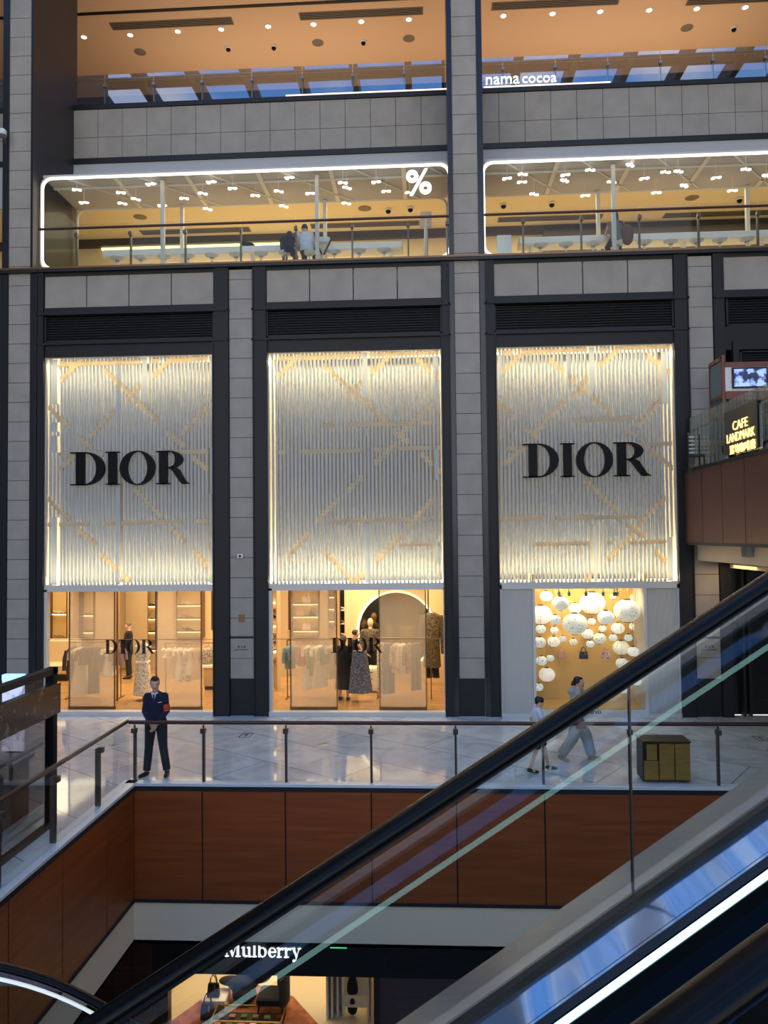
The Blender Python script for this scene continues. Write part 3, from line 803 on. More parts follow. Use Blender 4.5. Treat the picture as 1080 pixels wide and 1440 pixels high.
# ceiling fittings
def downlight():
    t = thing('downlight', '', 'downlight', (0, 0, 0), 'downlights in the top storey ceiling')
    m = MB(); m.lathe((0, 0, 0), [(0.11, -0.012), (0.12, -0.006), (0.12, 0.0), (0.07, 0.0)], 16); m.build('trim_ring', MT['white'], t)
    m = MB(); m.lathe((0, 0, 0), [(0.0, -0.014), (0.08, -0.014), (0.08, 0.0), (0.0, 0.0)], 14); m.build('lens', MT['down'], t)
    return t
DL = [(118,52),(183,49),(250,44),(311,41),(377,37),(441,34),(508,30),(575,27),(708,22),(777,19),(844,16),(913,14),(980,12),(1048,10)]
q0 = None
for i, (a, b) in enumerate(DL):
    q = atz(a, b, 19.995); lab = 'small round downlight, %s from the left in the row of the top storey ceiling' % nth(i)
    if q0 is None: q0 = downlight(); q0.location = q; q0['label'] = lab
    else: dup(q0, q, lab)
def dome():
    t = thing('dome_camera', '', 'security camera', (0, 0, 0), 'dome cameras on the upper ceilings')
    m = MB(); m.lathe((0, 0, -0.05), [(0.10, 0.05), (0.10, 0.02), (0.085, 0.0), (0.0, 0.0)], 16); m.build('mount', MT['white'], t, smooth=True)
    m = MB(); m.ell((0, 0, -0.06), (0.075, 0.075, 0.075)); m.build('dome', MT['gloss_black'], t, smooth=True)
    return t
d0 = None
where = [(321, 67, 19.99, 'leftmost of the three over the left top balcony'), (385, 65, 19.99, 'middle one of the three over the left top balcony'), (511, 58, 19.99, 'rightmost of the three over the left top balcony'), (1032, 39, 19.99, 'single one over the right top balcony'),
         (546, 294, 13.41, 'left one near the right end of the left cafe'), (577, 292, 13.41, 'right one near the right end of the left cafe'), (708, 287, 13.41, 'leftmost one in the right cafe'), (776, 285, 13.41, 'second one in the right cafe'), (1040, 279, 13.41, 'rightmost one in the right cafe')]
for a, b, z, tx in where:
    q = atz(a, b, z); lab = 'dark dome camera, ' + tx
    if d0 is None: d0 = dome(); d0.location = q; d0['label'] = lab
    else: dup(d0, q, lab)
def diffuser(a, b, z, w, label, th=0.35):
    t = thing('air_diffuser', label, 'air vent', tuple((a+b)/2))
    m = MB(); m.box(a.x, b.x, a.y-th/2, a.y+th/2, z-0.015, z-0.002); m.build('plate', MT['grille'], t)
    m = MB()
    for k in range(4): m.box(a.x+0.03, b.x-0.03, a.y-th/2+0.04+k*(th-0.08)/3.6, a.y-th/2+0.06+k*(th-0.08)/3.6, z-0.025, z-0.015)
    m.build('slots', MT['groove'], t)
diffuser(atz(156, 37, 20), atz(327, 28, 20), 20, 0, 'long grey slot diffuser at the left of the top storey ceiling')
diffuser(atz(421, 23, 20), atz(595, 14, 20), 20, 0, 'long grey slot diffuser left of the middle column in the top ceiling')
diffuser(atz(691, 9, 20), atz(870, 3, 20), 20, 0, 'long grey slot diffuser right of the middle column in the top ceiling')
diffuser(atz(966, 2, 20), atz(1150, -4, 20), 20, 0, 'grey slot diffuser at the top right corner of the picture')
diffuser(atz(198, 327, 13.42), atz(352, 322, 13.42), 13.42, 0, 'slot diffuser in the ceiling of the left cafe')
diffuser(atz(437, 318, 13.42), atz(590, 313, 13.42), 13.42, 0, 'second slot diffuser in the ceiling of the left cafe')
diffuser(atz(700, 309, 13.42), atz(846, 306, 13.42), 13.42, 0, 'slot diffuser at the left of the right cafe ceiling')
diffuser(atz(933, 303, 13.42), atz(1090, 300, 13.42), 13.42, 0, 'slot diffuser at the right of the right cafe ceiling')
for a, b, z, tx in ((197, 73, 20, 'at the left of the top storey ceiling'), (447, 60, 20, 'between two dome cameras in the top ceiling'), (575, 54, 20, 'just left of the middle column in the top ceiling'), (966, 39, 20, 'at the right of the top storey ceiling'), (197, 305, 13.42, 'in the left cafe ceiling'), (513, 293, 13.42, 'near the right end of the left cafe ceiling'), (973, 278, 13.42, 'in the right cafe ceiling')):
    q = atz(a, b, z); m = MB(); m.lathe((q.x, q.y, z-0.015), [(0.0, 0), (0.17, 0), (0.19, 0.008), (0.19, 0.013), (0.0, 0.013)], 20)
    tag(m.build('speaker_grille', MT['grille'], smooth=True), 'round grey speaker grille ' + tx, 'speaker')
m = MB(); q = atz(102, 20, 20); r_ = atz(1080, -20, 20); m.box(-15, 12, q.y-0.05, q.y+0.05, 19.975, 20.01)
struct('trim_11', m, MT['black'], 'thin dark slot across the top storey ceiling')

# glowing words on the top balcony
p = at(683, 118, DK-0.02)
q = at(781, 115, DK-0.02)
t = thing('balcony_sign', 'small white glowing sign reading nama cocoa on the right top balcony', 'sign', tuple(p))
for w, a, b in (('nama', 683, 730), ('cocoa', 734, 782)):
    pa = at(a, 118, DK); pb = at(b, 117, DK); zz = 15.79
    text_solid(w, pb.x-pa.x, (pa.x, DK-0.06, zz), (1,0,0), (0,0,1), -0.03, bold=0.0).build('word', MT['led_letters'], t)
m = MB(); m.box(at(680, 118, DK).x, at(858, 112, DK).x, DK-0.03, DK-0.01, 15.735, 15.765)
tag(m.build('light_strip', MT['led_red']), 'thin glowing strip below the nama cocoa sign', 'light strip')
m = MB(); m.box(at(402, 130, DK).x, at(629, 124, DK).x, DK-0.03, DK-0.01, 15.735, 15.765)
tag(m.build('light_strip', MT['led_red']), 'thin pinkish glowing strip on the left top balcony', 'light strip')
# ================================================================== SLATTED SCREENS
# bars of the woven pattern, measured on each screen: fractions of width / height from the top left
PX = lambda l, x0, y0, w, h: [((a-x0)/w, (b-y0)/h, (c-x0)/w, (d-y0)/h) for a, b, c, d in l]
PAT1 = PX([(255,95,585,95),(730,90,905,85),(250,475,430,475),(640,475,900,472),(200,768,375,768),(445,766,480,766),(525,765,765,762),(838,762,866,762),
 (255,162,335,88),(640,157,722,85),(438,122,540,217),(530,258,585,198),(575,255,672,345),(210,277,290,355),(378,407,480,300),(330,403,387,447),(775,390,867,297),(715,395,772,442),(250,542,330,470),(820,500,903,572),(575,628,677,737),(203,655,285,740),(335,798,397,847),(430,900,540,1002),(725,790,772,840),(820,893,905,978),(480,540,520,585),(640,90,660,90),(255,88,275,100)], 190, 68, 715, 972)
VB1 = [(0.055, 0, .2, 0.03), (0.055, .28, .32, .03), (0.055, .34, .41, .03), (0.055, .69, 1, 0.03), (0.435, .03, .25, .012), (0.435, .5, 1, .014), (0.585, 0, .2, 0.03), (0.975, 0, .24, .02), (0.975, .4, .6, .014), (0.975, .8, 1, .02)]
PAT2 = PX([(165,80,235,80),(270,80,525,75),(580,75,640,75),(670,73,885,70),(170,155,262,70),(580,150,680,62),(368,112,480,222),(470,262,525,198),(515,248,625,355),(785,100,880,192),(380,382,412,380),(468,380,730,378),(800,376,825,376),(700,430,825,310),(585,555,690,460),(170,495,200,495),(270,495,530,492),(590,490,610,490),(690,487,880,485),(790,510,880,605),(470,672,530,612),(335,803,435,705),(205,948,302,850),(385,800,730,796),(730,825,830,722),(370,935,490,1065),(485,1085,535,1025),(590,980,692,870),(690,907,890,903),(800,795,832,793),(680,410,725,455)], 118, 55, 770, 1035)
VB2 = [(.56, 0, .2, .03), (.56, .33, .36, .02), (.56, .73, 1, .022), (.955, .03, .2, .02), (.955, .42, .55, .018), (.955, .8, .9, .018)]
PAT3 = PX([(125,40,165,40),(215,40,432,37),(480,37,510,37),(565,35,730,32),(130,105,205,35),(478,98,555,28),(298,70,395,155),(385,200,430,140),(415,175,520,262),(650,58,735,125),(245,322,340,228),(205,315,252,350),(380,290,605,285),(610,315,690,232),(100,215,158,272),(132,437,205,372),(135,385,155,385),(540,378,740,376),(655,398,740,470),(420,505,525,610),(112,635,255,633),(320,635,340,635),(390,635,610,633),(615,660,700,570),(565,655,625,700),(495,785,585,700),(230,728,445,725),(495,725,520,725),(580,725,748,720),(665,755,750,830),(395,875,452,825),(570,330,600,345)], 95, 22, 655, 855)
VB3 = [(.03, .03, .2, .025), (.41, .03, .18, .014), (.545, 0, .2, .03), (.545, .75, 1, .02), (.945, .03, .25, .03), (.955, .8, 1, .03)]

def slat_screen(label, x0, x1, z0, z1, pat, vb):
    t = thing('slat_screen', label, 'screen', (x0, D, z0))
    W = x1-x0; H = z1-z0
    m = MB(); m.box(x0, x0+0.05, D-0.03, D+0.76, z0, z1+0.02); m.box(x1-0.05, x1, D-0.03, D+0.76, z0, z1+0.02); m.box(x0, x1, D+0.0, D+0.76, z1-0.02, z1+0.02); m.box(x0, x1, D-0.05, D+0.76, z0-0.02, z0+0.10)
    m.build('frame', MT['white_frame'], t)
    m = MB(); m.box(x0+0.05, x1-0.05, D+0.76, D+0.79, z0, z1); m.build('back_panel', MT['slat_back'], t)
    n = 44; a = x0+0.08; b = x1-0.08; pitch = (b-a)/n; sw = pitch*0.50
    s = MB(); inl = MB(); TH = 0.045
    for k in range(n):
        xc = a+(k+0.5)*pitch
        u = (xc-x0)/W; iv = []
        for (u0, v0, u1, v1) in pat:
            if u0 > u1: u0, v0, u1, v1 = u1, v1, u0, v0
            if u0-0.008 <= u <= u1+0.008:
                f = 0.5 if u1-u0 < 1e-4 else min(1, max(0, (u-u0)/(u1-u0))); v = v0+(v1-v0)*f
                zc = z1-v*H; th = TH if abs(v1-v0) < 0.02 else TH*1.5
                z_lo, z_hi = max(z0+0.11, zc-th), min(z1-0.04, zc+th)
                if z_hi > z_lo: iv.append([z_lo, z_hi])
        holes = [[max(z0+.10, z1-vb_*H), min(z1-.03, z1-va*H)] for uu, va, vb_, w in vb if abs(u-uu)*W < w*W/2+sw*.4]
        iv = [e for e in iv if not any(e[0] < h_[1] and e[1] > h_[0] for h_ in holes)]
        for h_ in holes: iv.append(h_+[1])
        iv.sort(); mg = []
        for e in iv:
            if mg and e[0] <= mg[-1][1]+0.01: mg[-1][1] = max(mg[-1][1], e[1])
            else: mg.append(list(e))
        z = z0+0.10
        for e in mg:
            lo, hi = e[0], e[1]
            if lo > z+0.005: s.box(xc-sw/2, xc+sw/2, D+0.02, D+0.09, z, lo)
            if len(e) == 2: inl.box(xc-sw*0.95, xc+sw*0.95, D+0.015, D+0.035, lo, hi)
            z = hi
        if z1-0.03 > z: s.box(xc-sw/2, xc+sw/2, D+0.02, D+0.09, z, z1-0.03)
    for u, va, vb_, w in vb:
        xc = x0+u*W; s.box(xc-w*W/2, xc+w*W/2, D+0.03, D+0.05, max(z0+0.11, z1-vb_*H), min(z1-0.04, z1-va*H))
    s.build('slats', MT['slat'], t)
    inl.build('woven_inlay', MT['champagne'], t)
    for nm, z in (('top_light_strip', z1-0.05), ('bottom_light_strip', z0+0.11)):
        m = MB(); m.box(x0+0.06, x1-0.06, D+0.44, D+0.50, z, z+0.02); m.build(nm, MT['led_warm'], t)
    return t
SZ0, SZ1 = 2.93, 8.44
slat_screen('white backlit slatted screen with black DIOR lettering, left of the other two', -9.03, -4.93, SZ0, SZ1, PAT1, VB1)
slat_screen('white backlit slatted screen without lettering, in the middle bay', -3.69, 0.42, SZ0, SZ1, PAT2, VB2)
slat_screen('white backlit slatted screen with black DIOR lettering, above the lantern display', 1.62, 5.69, SZ0, SZ1, PAT3, VB3)

# ------------------------------------------------------------------ serif capitals, cap height 1
def arc2(cx, cz, rx, rz, a0, a1, n=20):
    return [(cx+rx*cos(radians(a0+(a1-a0)*k/n)), cz+rz*sin(radians(a0+(a1-a0)*k/n))) for k in range(n+1)]
def letter(ch, o, S, depth, x=0.0):
    m = MB(); ax = Vector((S, 0, 0)); az = Vector((0, 0, S)); o = Vector(o); dd = -depth
    R = lambda a, b, c, d: m.prism([(x+a, c), (x+b, c), (x+b, d), (x+a, d)], o, ax, az, dd)
    def st(L, Q): m.strip([(x+p[0], p[1]) for p in L], [(x+p[0], p[1]) for p in Q], o, ax, az, dd)
    se = 0.035
    if ch == 'D':
        R(.17, .42, 0, 1); R(0, .5, 0, se); R(0, .5, 1-se, 1)
        st(arc2(.44, .5, .60, .5, 90, -90), arc2(.44, .5, .355, .5-se, 90, -90)); w = 1.05
    if ch == 'I':
        R(.085, .33, 0, 1); R(0, .415, 0, se); R(0, .415, 1-se, 1); w = .415
    if ch == 'O':
        st(arc2(.54, .5, .54, .52, 0, 360, 36), arc2(.54, .5, .31, .485, 0, 360, 36)); w = 1.08
    if ch == 'R':
        R(.10, .345, 0, 1); R(0, .44, 0, se); R(0, .44, 1-se, 1); R(.3, .42, .48, .48+se)
        st(arc2(.40, .74, .42, .26, 90, -90), arc2(.40, .74, .19, .26-se, 90, -90))
        st([(.36, .50), (.50, .40), (.62, .22), (.74, .05), (.80, 0)], [(.52, .53), (.70, .44), (.82, .24), (.93, .06), (1.02, 0.02)]); R(.78, 1.02, 0, .03); w = 1.0
    return m, w
def dior(label, cat_parts, Y, depth, mt, name='wall_sign', z_fix=None):
    """cat_parts: four (letter, left px, right px), top px, bottom px"""
    parts, yt, yb = cat_parts
    pt = at(parts[0][1], yt, Y); pb = at(parts[0][1], yb, Y); S = pt.z-pb.z
    t = thing(name, label, 'sign', (at(parts[0][1], yb, Y).x, Y, pb.z))
    for ch, a, b in parts:
        xa, xb = at(a, yb, Y).x, at(b, yb, Y).x
        m, w = letter(ch, (0, 0, 0), 1.0, 0.0, 0)
        m = MB(); g, w = letter(ch, (0, 0, 0), 1.0, 1.0, 0)
        k = (xb-xa)/w
        for v in g.v: v.x = xa+v.x*k; v.y = Y+v.y*depth*(-1); v.z = pb.z+v.z*S
        for v in g.v: pass
        g.build('letter_'+ch.lower(), mt, t)
    return t
dior('large black DIOR letters standing off the left slatted screen', ([('D', 98.3, 147), ('I', 147.8, 167), ('O', 168, 217.5), ('R', 219, 265)], 636, 682.5), D-0.10, 0.09, MT['gloss_black'])
dior('large black DIOR letters standing off the slatted screen over the lantern display', ([('D', 735.8, 787), ('I', 789, 809), ('O', 811, 863), ('R', 864, 915)], 624, 671.5), D-0.10, 0.09, MT['gloss_black'])

# ================================================================== SHOP BAYS
SH = 2.93
m = MB()
m.box(-12.7, 0.8, 24.1, 24.3, 0, 3.3); m.box(-12.7, -12.58, 18.4, 24.2, 0, 3.3); m.box(0.62, 0.75, 17.95, 24.2, 0, 3.3)
m.box(-4.7, -4.1, 17.95, 18.5, 0, 3.3)
struct('wall_shop_back', m, MT['shop_wall'], 'warm beige walls of the shop interior')
m = MB(); m.box(-12.7, 0.8, 18.56, 24.2, 3.24, 3.34); m.box(-9.5, 0.8, 17.9, 18.56, 2.90, 2.95); m.box(-9.5, 0.8, 18.54, 18.58, 2.90, 3.3)
struct('ceiling_shop', m, MT['shop_wall'], 'beige shop ceiling')
# storefront frames
def storefront(n, x0, x1, label):
    t = thing('window_%d' % n, label, 'shop window', (x0, D, 0)); t['kind'] = 'structure'
    m = MB(); m.box(x0, x0+0.10, D-0.06, D+0.1, 0, SH); m.box(x1-0.05, x1, D-0.06, D+0.1, 0, SH); m.box(x0, x1, D-0.06, D+0.12, SH-0.05, SH+0.06); m.box(x0, x1, D-0.12, D+0.1, 0, 0.10)
    m.build('frame', MT['white_frame'], t)
    xs = [x0+0.1, x0+(x1-x0)*0.40, x0+(x1-x0)*0.62, x1-0.05]
    for a, b in zip(xs[:-1], xs[1:]):
        m = MB(); m.box(a, b, D+0.0, D+0.012, 0.1, SH-0.05); m.build('pane', MT['glass_shop'], t)
    m = MB(); m.box(x0+0.1, x1-0.05, D-0.004, D+0.016, 1.745, 1.757); m.build('reflection_line', MT['bronze'], t)  # thin bronze strip in place of a handrail reflection on the glass
storefront(3, -9.03, -4.93, 'glazed shop front under the left slatted screen')
storefront(4, -3.69, 0.42, 'glazed shop front under the middle slatted screen')
GD = glass('dark_vinyl', (0.45, 0.4, 0.4, 1), 0.3, 0.0, 0.2, rgb(48, 38, 40), 0.5)
dior('dark DIOR lettering on the glass of the left shop front', ([('D', 146, 165), ('I', 168, 178), ('O', 178.5, 197), ('R', 198, 217)], 899.5, 919.5), D-0.012, 0.008, GD, 'window_lettering')
dior('dark DIOR lettering on the glass of the middle shop front, partly lost behind shoppers', ([('D', 465, 484), ('I', 487, 497), ('O', 498, 516), ('R', 517.5, 538)], 897, 918), D-0.012, 0.008, GD, 'window_lettering')

# sheer panels just inside the glass
def sheer(a, b, label):
    Y = 18.05; xa, xb = at(a, 920, Y).x, at(b, 920, Y).x
    t = thing('sheer_panel', label, 'curtain', (xa, Y, 0.02), 'tall translucent panels behind the shop glass')
    m = MB(); m.box(xa, xa+0.025, Y-0.02, Y+0.02, 0.02, 2.9); m.box(xb-0.025, xb, Y-0.02, Y+0.02, 0.02, 2.9); m.build('frame', MT['bronze'], t)
    m = MB(); m.box(xa+0.025, xb-0.025, Y-0.004, Y+0.004, 0.12, 2.9); m.build('fabric', MT['sheer'], t)
    m = MB(); m.box(xa, xb, Y-0.05, Y+0.05, 0.02, 0.14); m.build('foot', MT['bronze'], t)
sheer(97, 162, 'tall sheer beige panel, left one of the left shop front')
sheer(219, 284, 'tall sheer beige panel, right one of the left shop front, behind the guard')
sheer(408, 474.5, 'tall sheer beige panel, left one of the middle shop front')
sheer(533, 600, 'tall sheer beige panel in front of the round mirror')

# lit shelf niches
def niche(pxa, pxb, Y, zt, zb, shelves, label, back='led_soft'):
    xa, xb = at(pxa, 880, Y).x, at(pxb, 880, Y).x
    t = thing('shelf_niche', label, 'shelf', (xa, Y, zb))
    m = MB(); m.box(xa, xb, Y+0.28, Y+0.34, zb, zt); m.build('back_panel', MT['shelf_back'], t)
    m = MB(); m.box(xa-0.03, xa, Y, Y+0.3, zb, zt); m.box(xb, xb+0.03, Y, Y+0.3, zb, zt); m.box(xa, xb, Y, Y+0.3, zb-0.03, zb); m.build('sides', MT['bronze'], t)
    for z in shelves:
        m = MB(); m.box(xa, xb, Y+0.02, Y+0.28, z-0.015, z+0.01); s = m.build('shelf', MT['bronze'], t)
        m = MB(); m.box(xa+0.02, xb-0.02, Y+0.22, Y+0.26, z-0.06, z-0.016); m.build('light_strip', MT['led_soft'], s)
    return xa, xb
MT['shelf_back'] = mat('glowing_shelf_back', rgb(236, 200, 130), 0.6)
def zpx(y, Y): return at(200, y, Y).z
NY = 23.78
zs = {y: at(85, y, NY).z for y in (862, 897)}
N = []
N.append((niche(68, 93, NY, 3.2, at(80, 898, NY).z, [at(80, 863, NY).z], 'lit shoe niche above the sofa at the left edge of the left shop'), [at(80, 863, NY).z, at(80, 898, NY).z+0.01]))
N.append((niche(112, 131, NY, 3.2, at(120, 897, NY).z, [at(120, 865, NY).z, at(120, 889, NY).z], 'narrow lit shelf niche behind the left sheer panel'), [at(120, 865, NY).z, at(120, 889, NY).z]))
N.append((niche(199, 218, NY, 3.2, 0.9, [at(208, 852, NY).z, at(208, 870, NY).z, at(208, 889, NY).z, at(208, 914, NY).z], 'tall lit shelf niche right of the salesman'), [at(208, 852, NY).z, at(208, 870, NY).z, at(208, 889, NY).z]))
N.append((niche(245, 283, NY, 3.2, at(260, 897, NY).z, [at(260, 851, NY).z, at(260, 870, NY).z, at(260, 888, NY).z], 'wide lit shelf niche behind the right sheer panel of the left shop'), [at(260, 851, NY).z, at(260, 870, NY).z, at(260, 888, NY).z]))
N.append((niche(410, 447, NY, 3.2, at(430, 896, NY).z, [at(430, 849, NY).z, at(430, 867, NY).z, at(430, 887, NY).z], 'wide lit handbag niche behind the left panel of the middle shop'), [at(430, 849, NY).z, at(430, 867, NY).z, at(430, 887, NY).z]))
N.append((niche(461, 470, NY, 3.2, at(465, 881, NY).z, [at(465, 839, NY).z, at(465, 856, NY).z, at(465, 873, NY).z], 'slim lit niche right of the handbag niche'), [at(465, 839, NY).z, at(465, 856, NY).z, at(465, 873, NY).z]))

def shoe(m, x, y, z, s=1.0, a=0.0):
    T = Matrix.Translation((x, y, z)) @ Matrix.Rotation(a, 4, 'Z') @ Matrix.Scale(s, 4)
    q = MB(T)
    q.rings([[(-0.13+0.0, -0.03, 0.075), (-0.13, 0.03, 0.075), (-0.13, 0.03, 0.11), (-0.13, -0.03, 0.11)], [(-0.04, -0.03, 0.05), (-0.04, 0.03, 0.05), (-0.04, 0.03, 0.09), (-0.04, -0.03, 0.09)], [(0.04, -0.04, 0.0), (0.04, 0.04, 0.0), (0.04, 0.035, 0.05), (0.04, -0.035, 0.05)], [(0.13, -0.02, 0.0), (0.13, 0.02, 0.0), (0.13, 0.015, 0.02), (0.13, -0.015, 0.02)]])
    q.tube([(-0.12, 0, 0.08), (-0.125, 0, 0.0)], [0.014, 0.008], 6)
    m.v += q.v if False else []
    k = len(m.v); m.v += q.v; m.f += [[i+k for i in f] for f in q.f]
shoe_cols = [mat('cream_leather', rgb(236, 222, 196), 0.4), mat('tan_leather', rgb(150, 108, 66), 0.4), mat('black_patent', rgb(30, 26, 26), 0.25), mat('pink_leather', rgb(216, 160, 150), 0.4)]
def bag(x, y, z, w, h, mt, label, cat='handbag', group=None, name='handbag'):
    t = thing(name, label, cat, (x, y, z), group)
    m = MB(); m.rings([[(x-w/2, y-w*.2, z), (x+w/2, y-w*.2, z), (x+w/2, y+w*.2, z), (x-w/2, y+w*.2, z)], [(x-w/2, y-w*.2, z+h*.3), (x+w/2, y-w*.2, z+h*.3), (x+w/2, y+w*.2, z+h*.3), (x-w/2, y+w*.2, z+h*.3)], [(x-w*.43, y-w*.12, z+h), (x+w*.43, y-w*.12, z+h), (x+w*.43, y+w*.12, z+h), (x-w*.43, y+w*.12, z+h)]])
    m.build('body', mt, t, bevel=0.006)
    for s in (-1, 1):
        m = MB(); m.tube([(x+w*.27*cos(radians(a)), y+s*w*.1, z+h+h*.62*sin(radians(a))) for a in range(0, 181, 20)], w*.035, 6); m.build('handle', mt, t, smooth=True)
    m = MB(); m.box(x+w*.12, x+w*.2, y-w*.22, y-w*.2, z+h*.55, z+h*.95); m.build('charm', MT['gold'], t)
    return t
names = ['left sofa niche', 'narrow niche by the dark jackets', 'niche right of the salesman', 'wide niche behind the right panel', 'handbag niche of the middle shop', 'slim niche of the middle shop']
for k, ((xa, xb), zz) in enumerate(N):
    for j, z in enumerate(zz):
        w = xb-xa; lvl = ['upper', 'middle', 'lower', 'lowest'][j] if len(zz) > 2 else ['upper', 'lower'][j]
        if k == 4:
            bag(xa+w*(0.55 if j != 1 else 0.3), NY+0.13, z+0.01, 0.26, 0.20, shoe_cols[0] if j != 1 else shoe_cols[3], 'cream handbag on the %s shelf of the %s' % (lvl, names[k]) if j != 1 else 'pinkish handbag on the middle shelf of the %s' % names[k])
            if j == 1: bag(xa+w*0.78, NY+0.13, z+0.01, 0.2, 0.15, shoe_cols[2], 'dark small handbag on the middle shelf of the handbag niche')
        else:
            t = thing('pair_of_shoes', '%s pair of heels on the %s shelf of the %s' % (['cream', 'tan', 'black'][(k+j) % 3], lvl, names[k]), 'shoes', (xa+w*.45, NY+0.12, z+0.01))
            for d_, nm in ((0, 'left_shoe'), (0.12, 'right_shoe')):
                m = MB(); shoe(m, xa+w*.40+d_, NY+0.10+d_*0.5, z+0.01, min(1.0, w*1.3), 0.4); m.build(nm, shoe_cols[(k+j) % 3], t, smooth=True)

# pillars and dark reveals inside
m = MB()
for a, b, Y in ((95, 103, 22.9), (134, 163, 23.0), (222, 243, 22.9), (392, 405, 22.6), (450, 460, 22.9)):
    xa, xb = at(a, 880, Y).x, at(b, 880, Y).x; m.box(xa, xb, Y, Y+0.3, 0.02, 3.24)
struct('wall_shop_pillars', m, MT['shop_wall2'], 'beige pillars of the shop interior')
m = MB()
for a, Y in ((65.5, 22.5), (164.5, 19.2), (298, 20.0), (406.5, 20.0), (602.5, 20.5)):
    xa = at(a, 880, Y).x; m.box(xa-0.02, xa+0.02, Y, Y+0.05, 0.02 if a == 164.5 else 1.7, 3.24)
struct('trim_12', m, MT['bronze'], 'slender dark bronze uprights inside the shop')
m = MB(); xa, xb = at(166, 880, 23.0).x, at(197, 880, 23.0).x; m.box(xa, xb, 23.6, 23.7, 0.02, 3.24)
struct('wall_shop_panel', m, MT['shop_wall2'], 'plain beige panel behind the salesman')

# sofa
Y = 21.8; xa, xb = at(66, 930, Y).x-0.6, at(97, 930, Y).x; zb = 0.02
t = thing('sofa', 'beige upholstered sofa at the left edge of the left shop', 'sofa', (xa, Y, zb))
m = MB(); m.cbox(xa, xb, Y, Y+0.75, 0.22, 0.50, 0.04); m.build('seat', MT['sofa'], t, smooth=True)
m = MB(); m.cbox(xa, xb, Y+0.6, Y+0.85, 0.42, 1.15, 0.05); m.build('backrest', MT['sofa'], t, smooth=True)
m = MB(); m.cbox(xb-0.12, xb+0.02, Y, Y+0.8, 0.2, 0.68, 0.03); m.build('armrest', MT['sofa'], t, smooth=True)
m = MB(); m.box(xa+0.05, xb-0.1, Y+0.1, Y+0.7, 0.02, 0.22); m.build('plinth', MT['shoe'], t)

# garments
def garment(label, x, Y, zt, zb, w, mt, kind='dress', group=None, rot=0.0, hang=True, th=0.10, cat=None):
    nm = {'dress': 'hanging_dress', 'jacket': 'hanging_jacket', 'trousers': 'hanging_trousers', 'skirt': 'hanging_skirt'}[kind]
    t = thing(nm, label, cat or kind, (x, Y, zt), group)
    c_, s_ = cos(rot), sin(rot)
    def ring(z, hw, hy, ph=0.0, amp=0.0, n=24, cx=0.0):
        r = []
        for k in range(n):
            a = 2*pi*k/n; rr = 1+amp*sin(7*a+ph)
            px_, py_ = cx+hw*cos(a)*rr, hy*sin(a)*(1+amp*2.0*sin(5*a+ph))
            r.append((x+px_*c_-py_*s_, Y+px_*s_+py_*c_, z))
        return r
    L = zt-zb; m = MB()
    if kind in ('dress',):
        m.rings([ring(zt, w*.16, th*.4), ring(zt-.03, w*.33, th*.6), ring(zt-.07, w*.44, th*.8), ring(zt-L*.22, w*.36, th*.8, 1, .03), ring(zt-L*.36, w*.30, th*.7, 1, .05), ring(zt-L*.6, w*.42, th*1.0, 1.2, .08), ring(zt-L*.85, w*.52, th*1.2, 1.5, .10), ring(zb, w*.56, th*1.3, 1.6, .12)])
    elif kind == 'jacket':
        m.rings([ring(zt, w*.14, th*.4), ring(zt-.03, w*.36, th*.7), ring(zt-.09, w*.5, th*.9), ring(zt-L*.5, w*.40, th*1.0, .5, .03), ring(zb, w*.44, th*1.1, .8, .05)])
    elif kind == 'skirt':
        m.rings([ring(zt, w*.34, th*.7), ring(zt-L*.1, w*.36, th*.8, 0, .03), ring(zt-L*.5, w*.45, th*1.1, 1, .07), ring(zb, w*.55, th*1.3, 1.4, .11)])
    else:
        m.rings([ring(zt, w*.36, th*.7), ring(zt-L*.22, w*.4, th*.8)])
        for s in (-1, 1): m.rings([ring(zt-L*.18, w*.20, th*.75, cx=s*w*.19), ring(zt-L*.6, w*.19, th*.7, 1, .05, cx=s*w*.2), ring(zb, w*.2, th*.7, 1, .07, cx=s*w*.22)])
    b = m.build('body', mt, t, smooth=True)
    if kind in ('jacket', 'dress'):
        for s in (-1, 1):
            q = MB(); hl = L*(.75 if kind == 'jacket' else .25)
            p0 = Vector((s*w*.42, 0, zt-.07)); p1 = Vector((s*w*.56, 0, zt-hl*.5)); p2 = Vector((s*w*.60, -.02, zt-hl))
            q.tube([(x+p.x*c_-p.y*s_, Y+p.x*s_+p.y*c_, p.z) for p in (p0, p1, p2)], [th*.55, th*.5, th*.45], 10); q.build('sleeve', mt, t, smooth=True)
    if hang:
        q = MB(); q.tube([(x-w*.3*c_, Y-w*.3*s_, zt-.03), (x, Y, zt+.05), (x+w*.3*c_, Y+w*.3*s_, zt-.03)], .008, 6)
        q.tube([(x, Y, zt+.05), (x, Y, zt+.09), (x+.02, Y, zt+.11), (x, Y, zt+.13)], .005, 6); q.build('hanger', MT['bronze'], t, smooth=True)
    return t
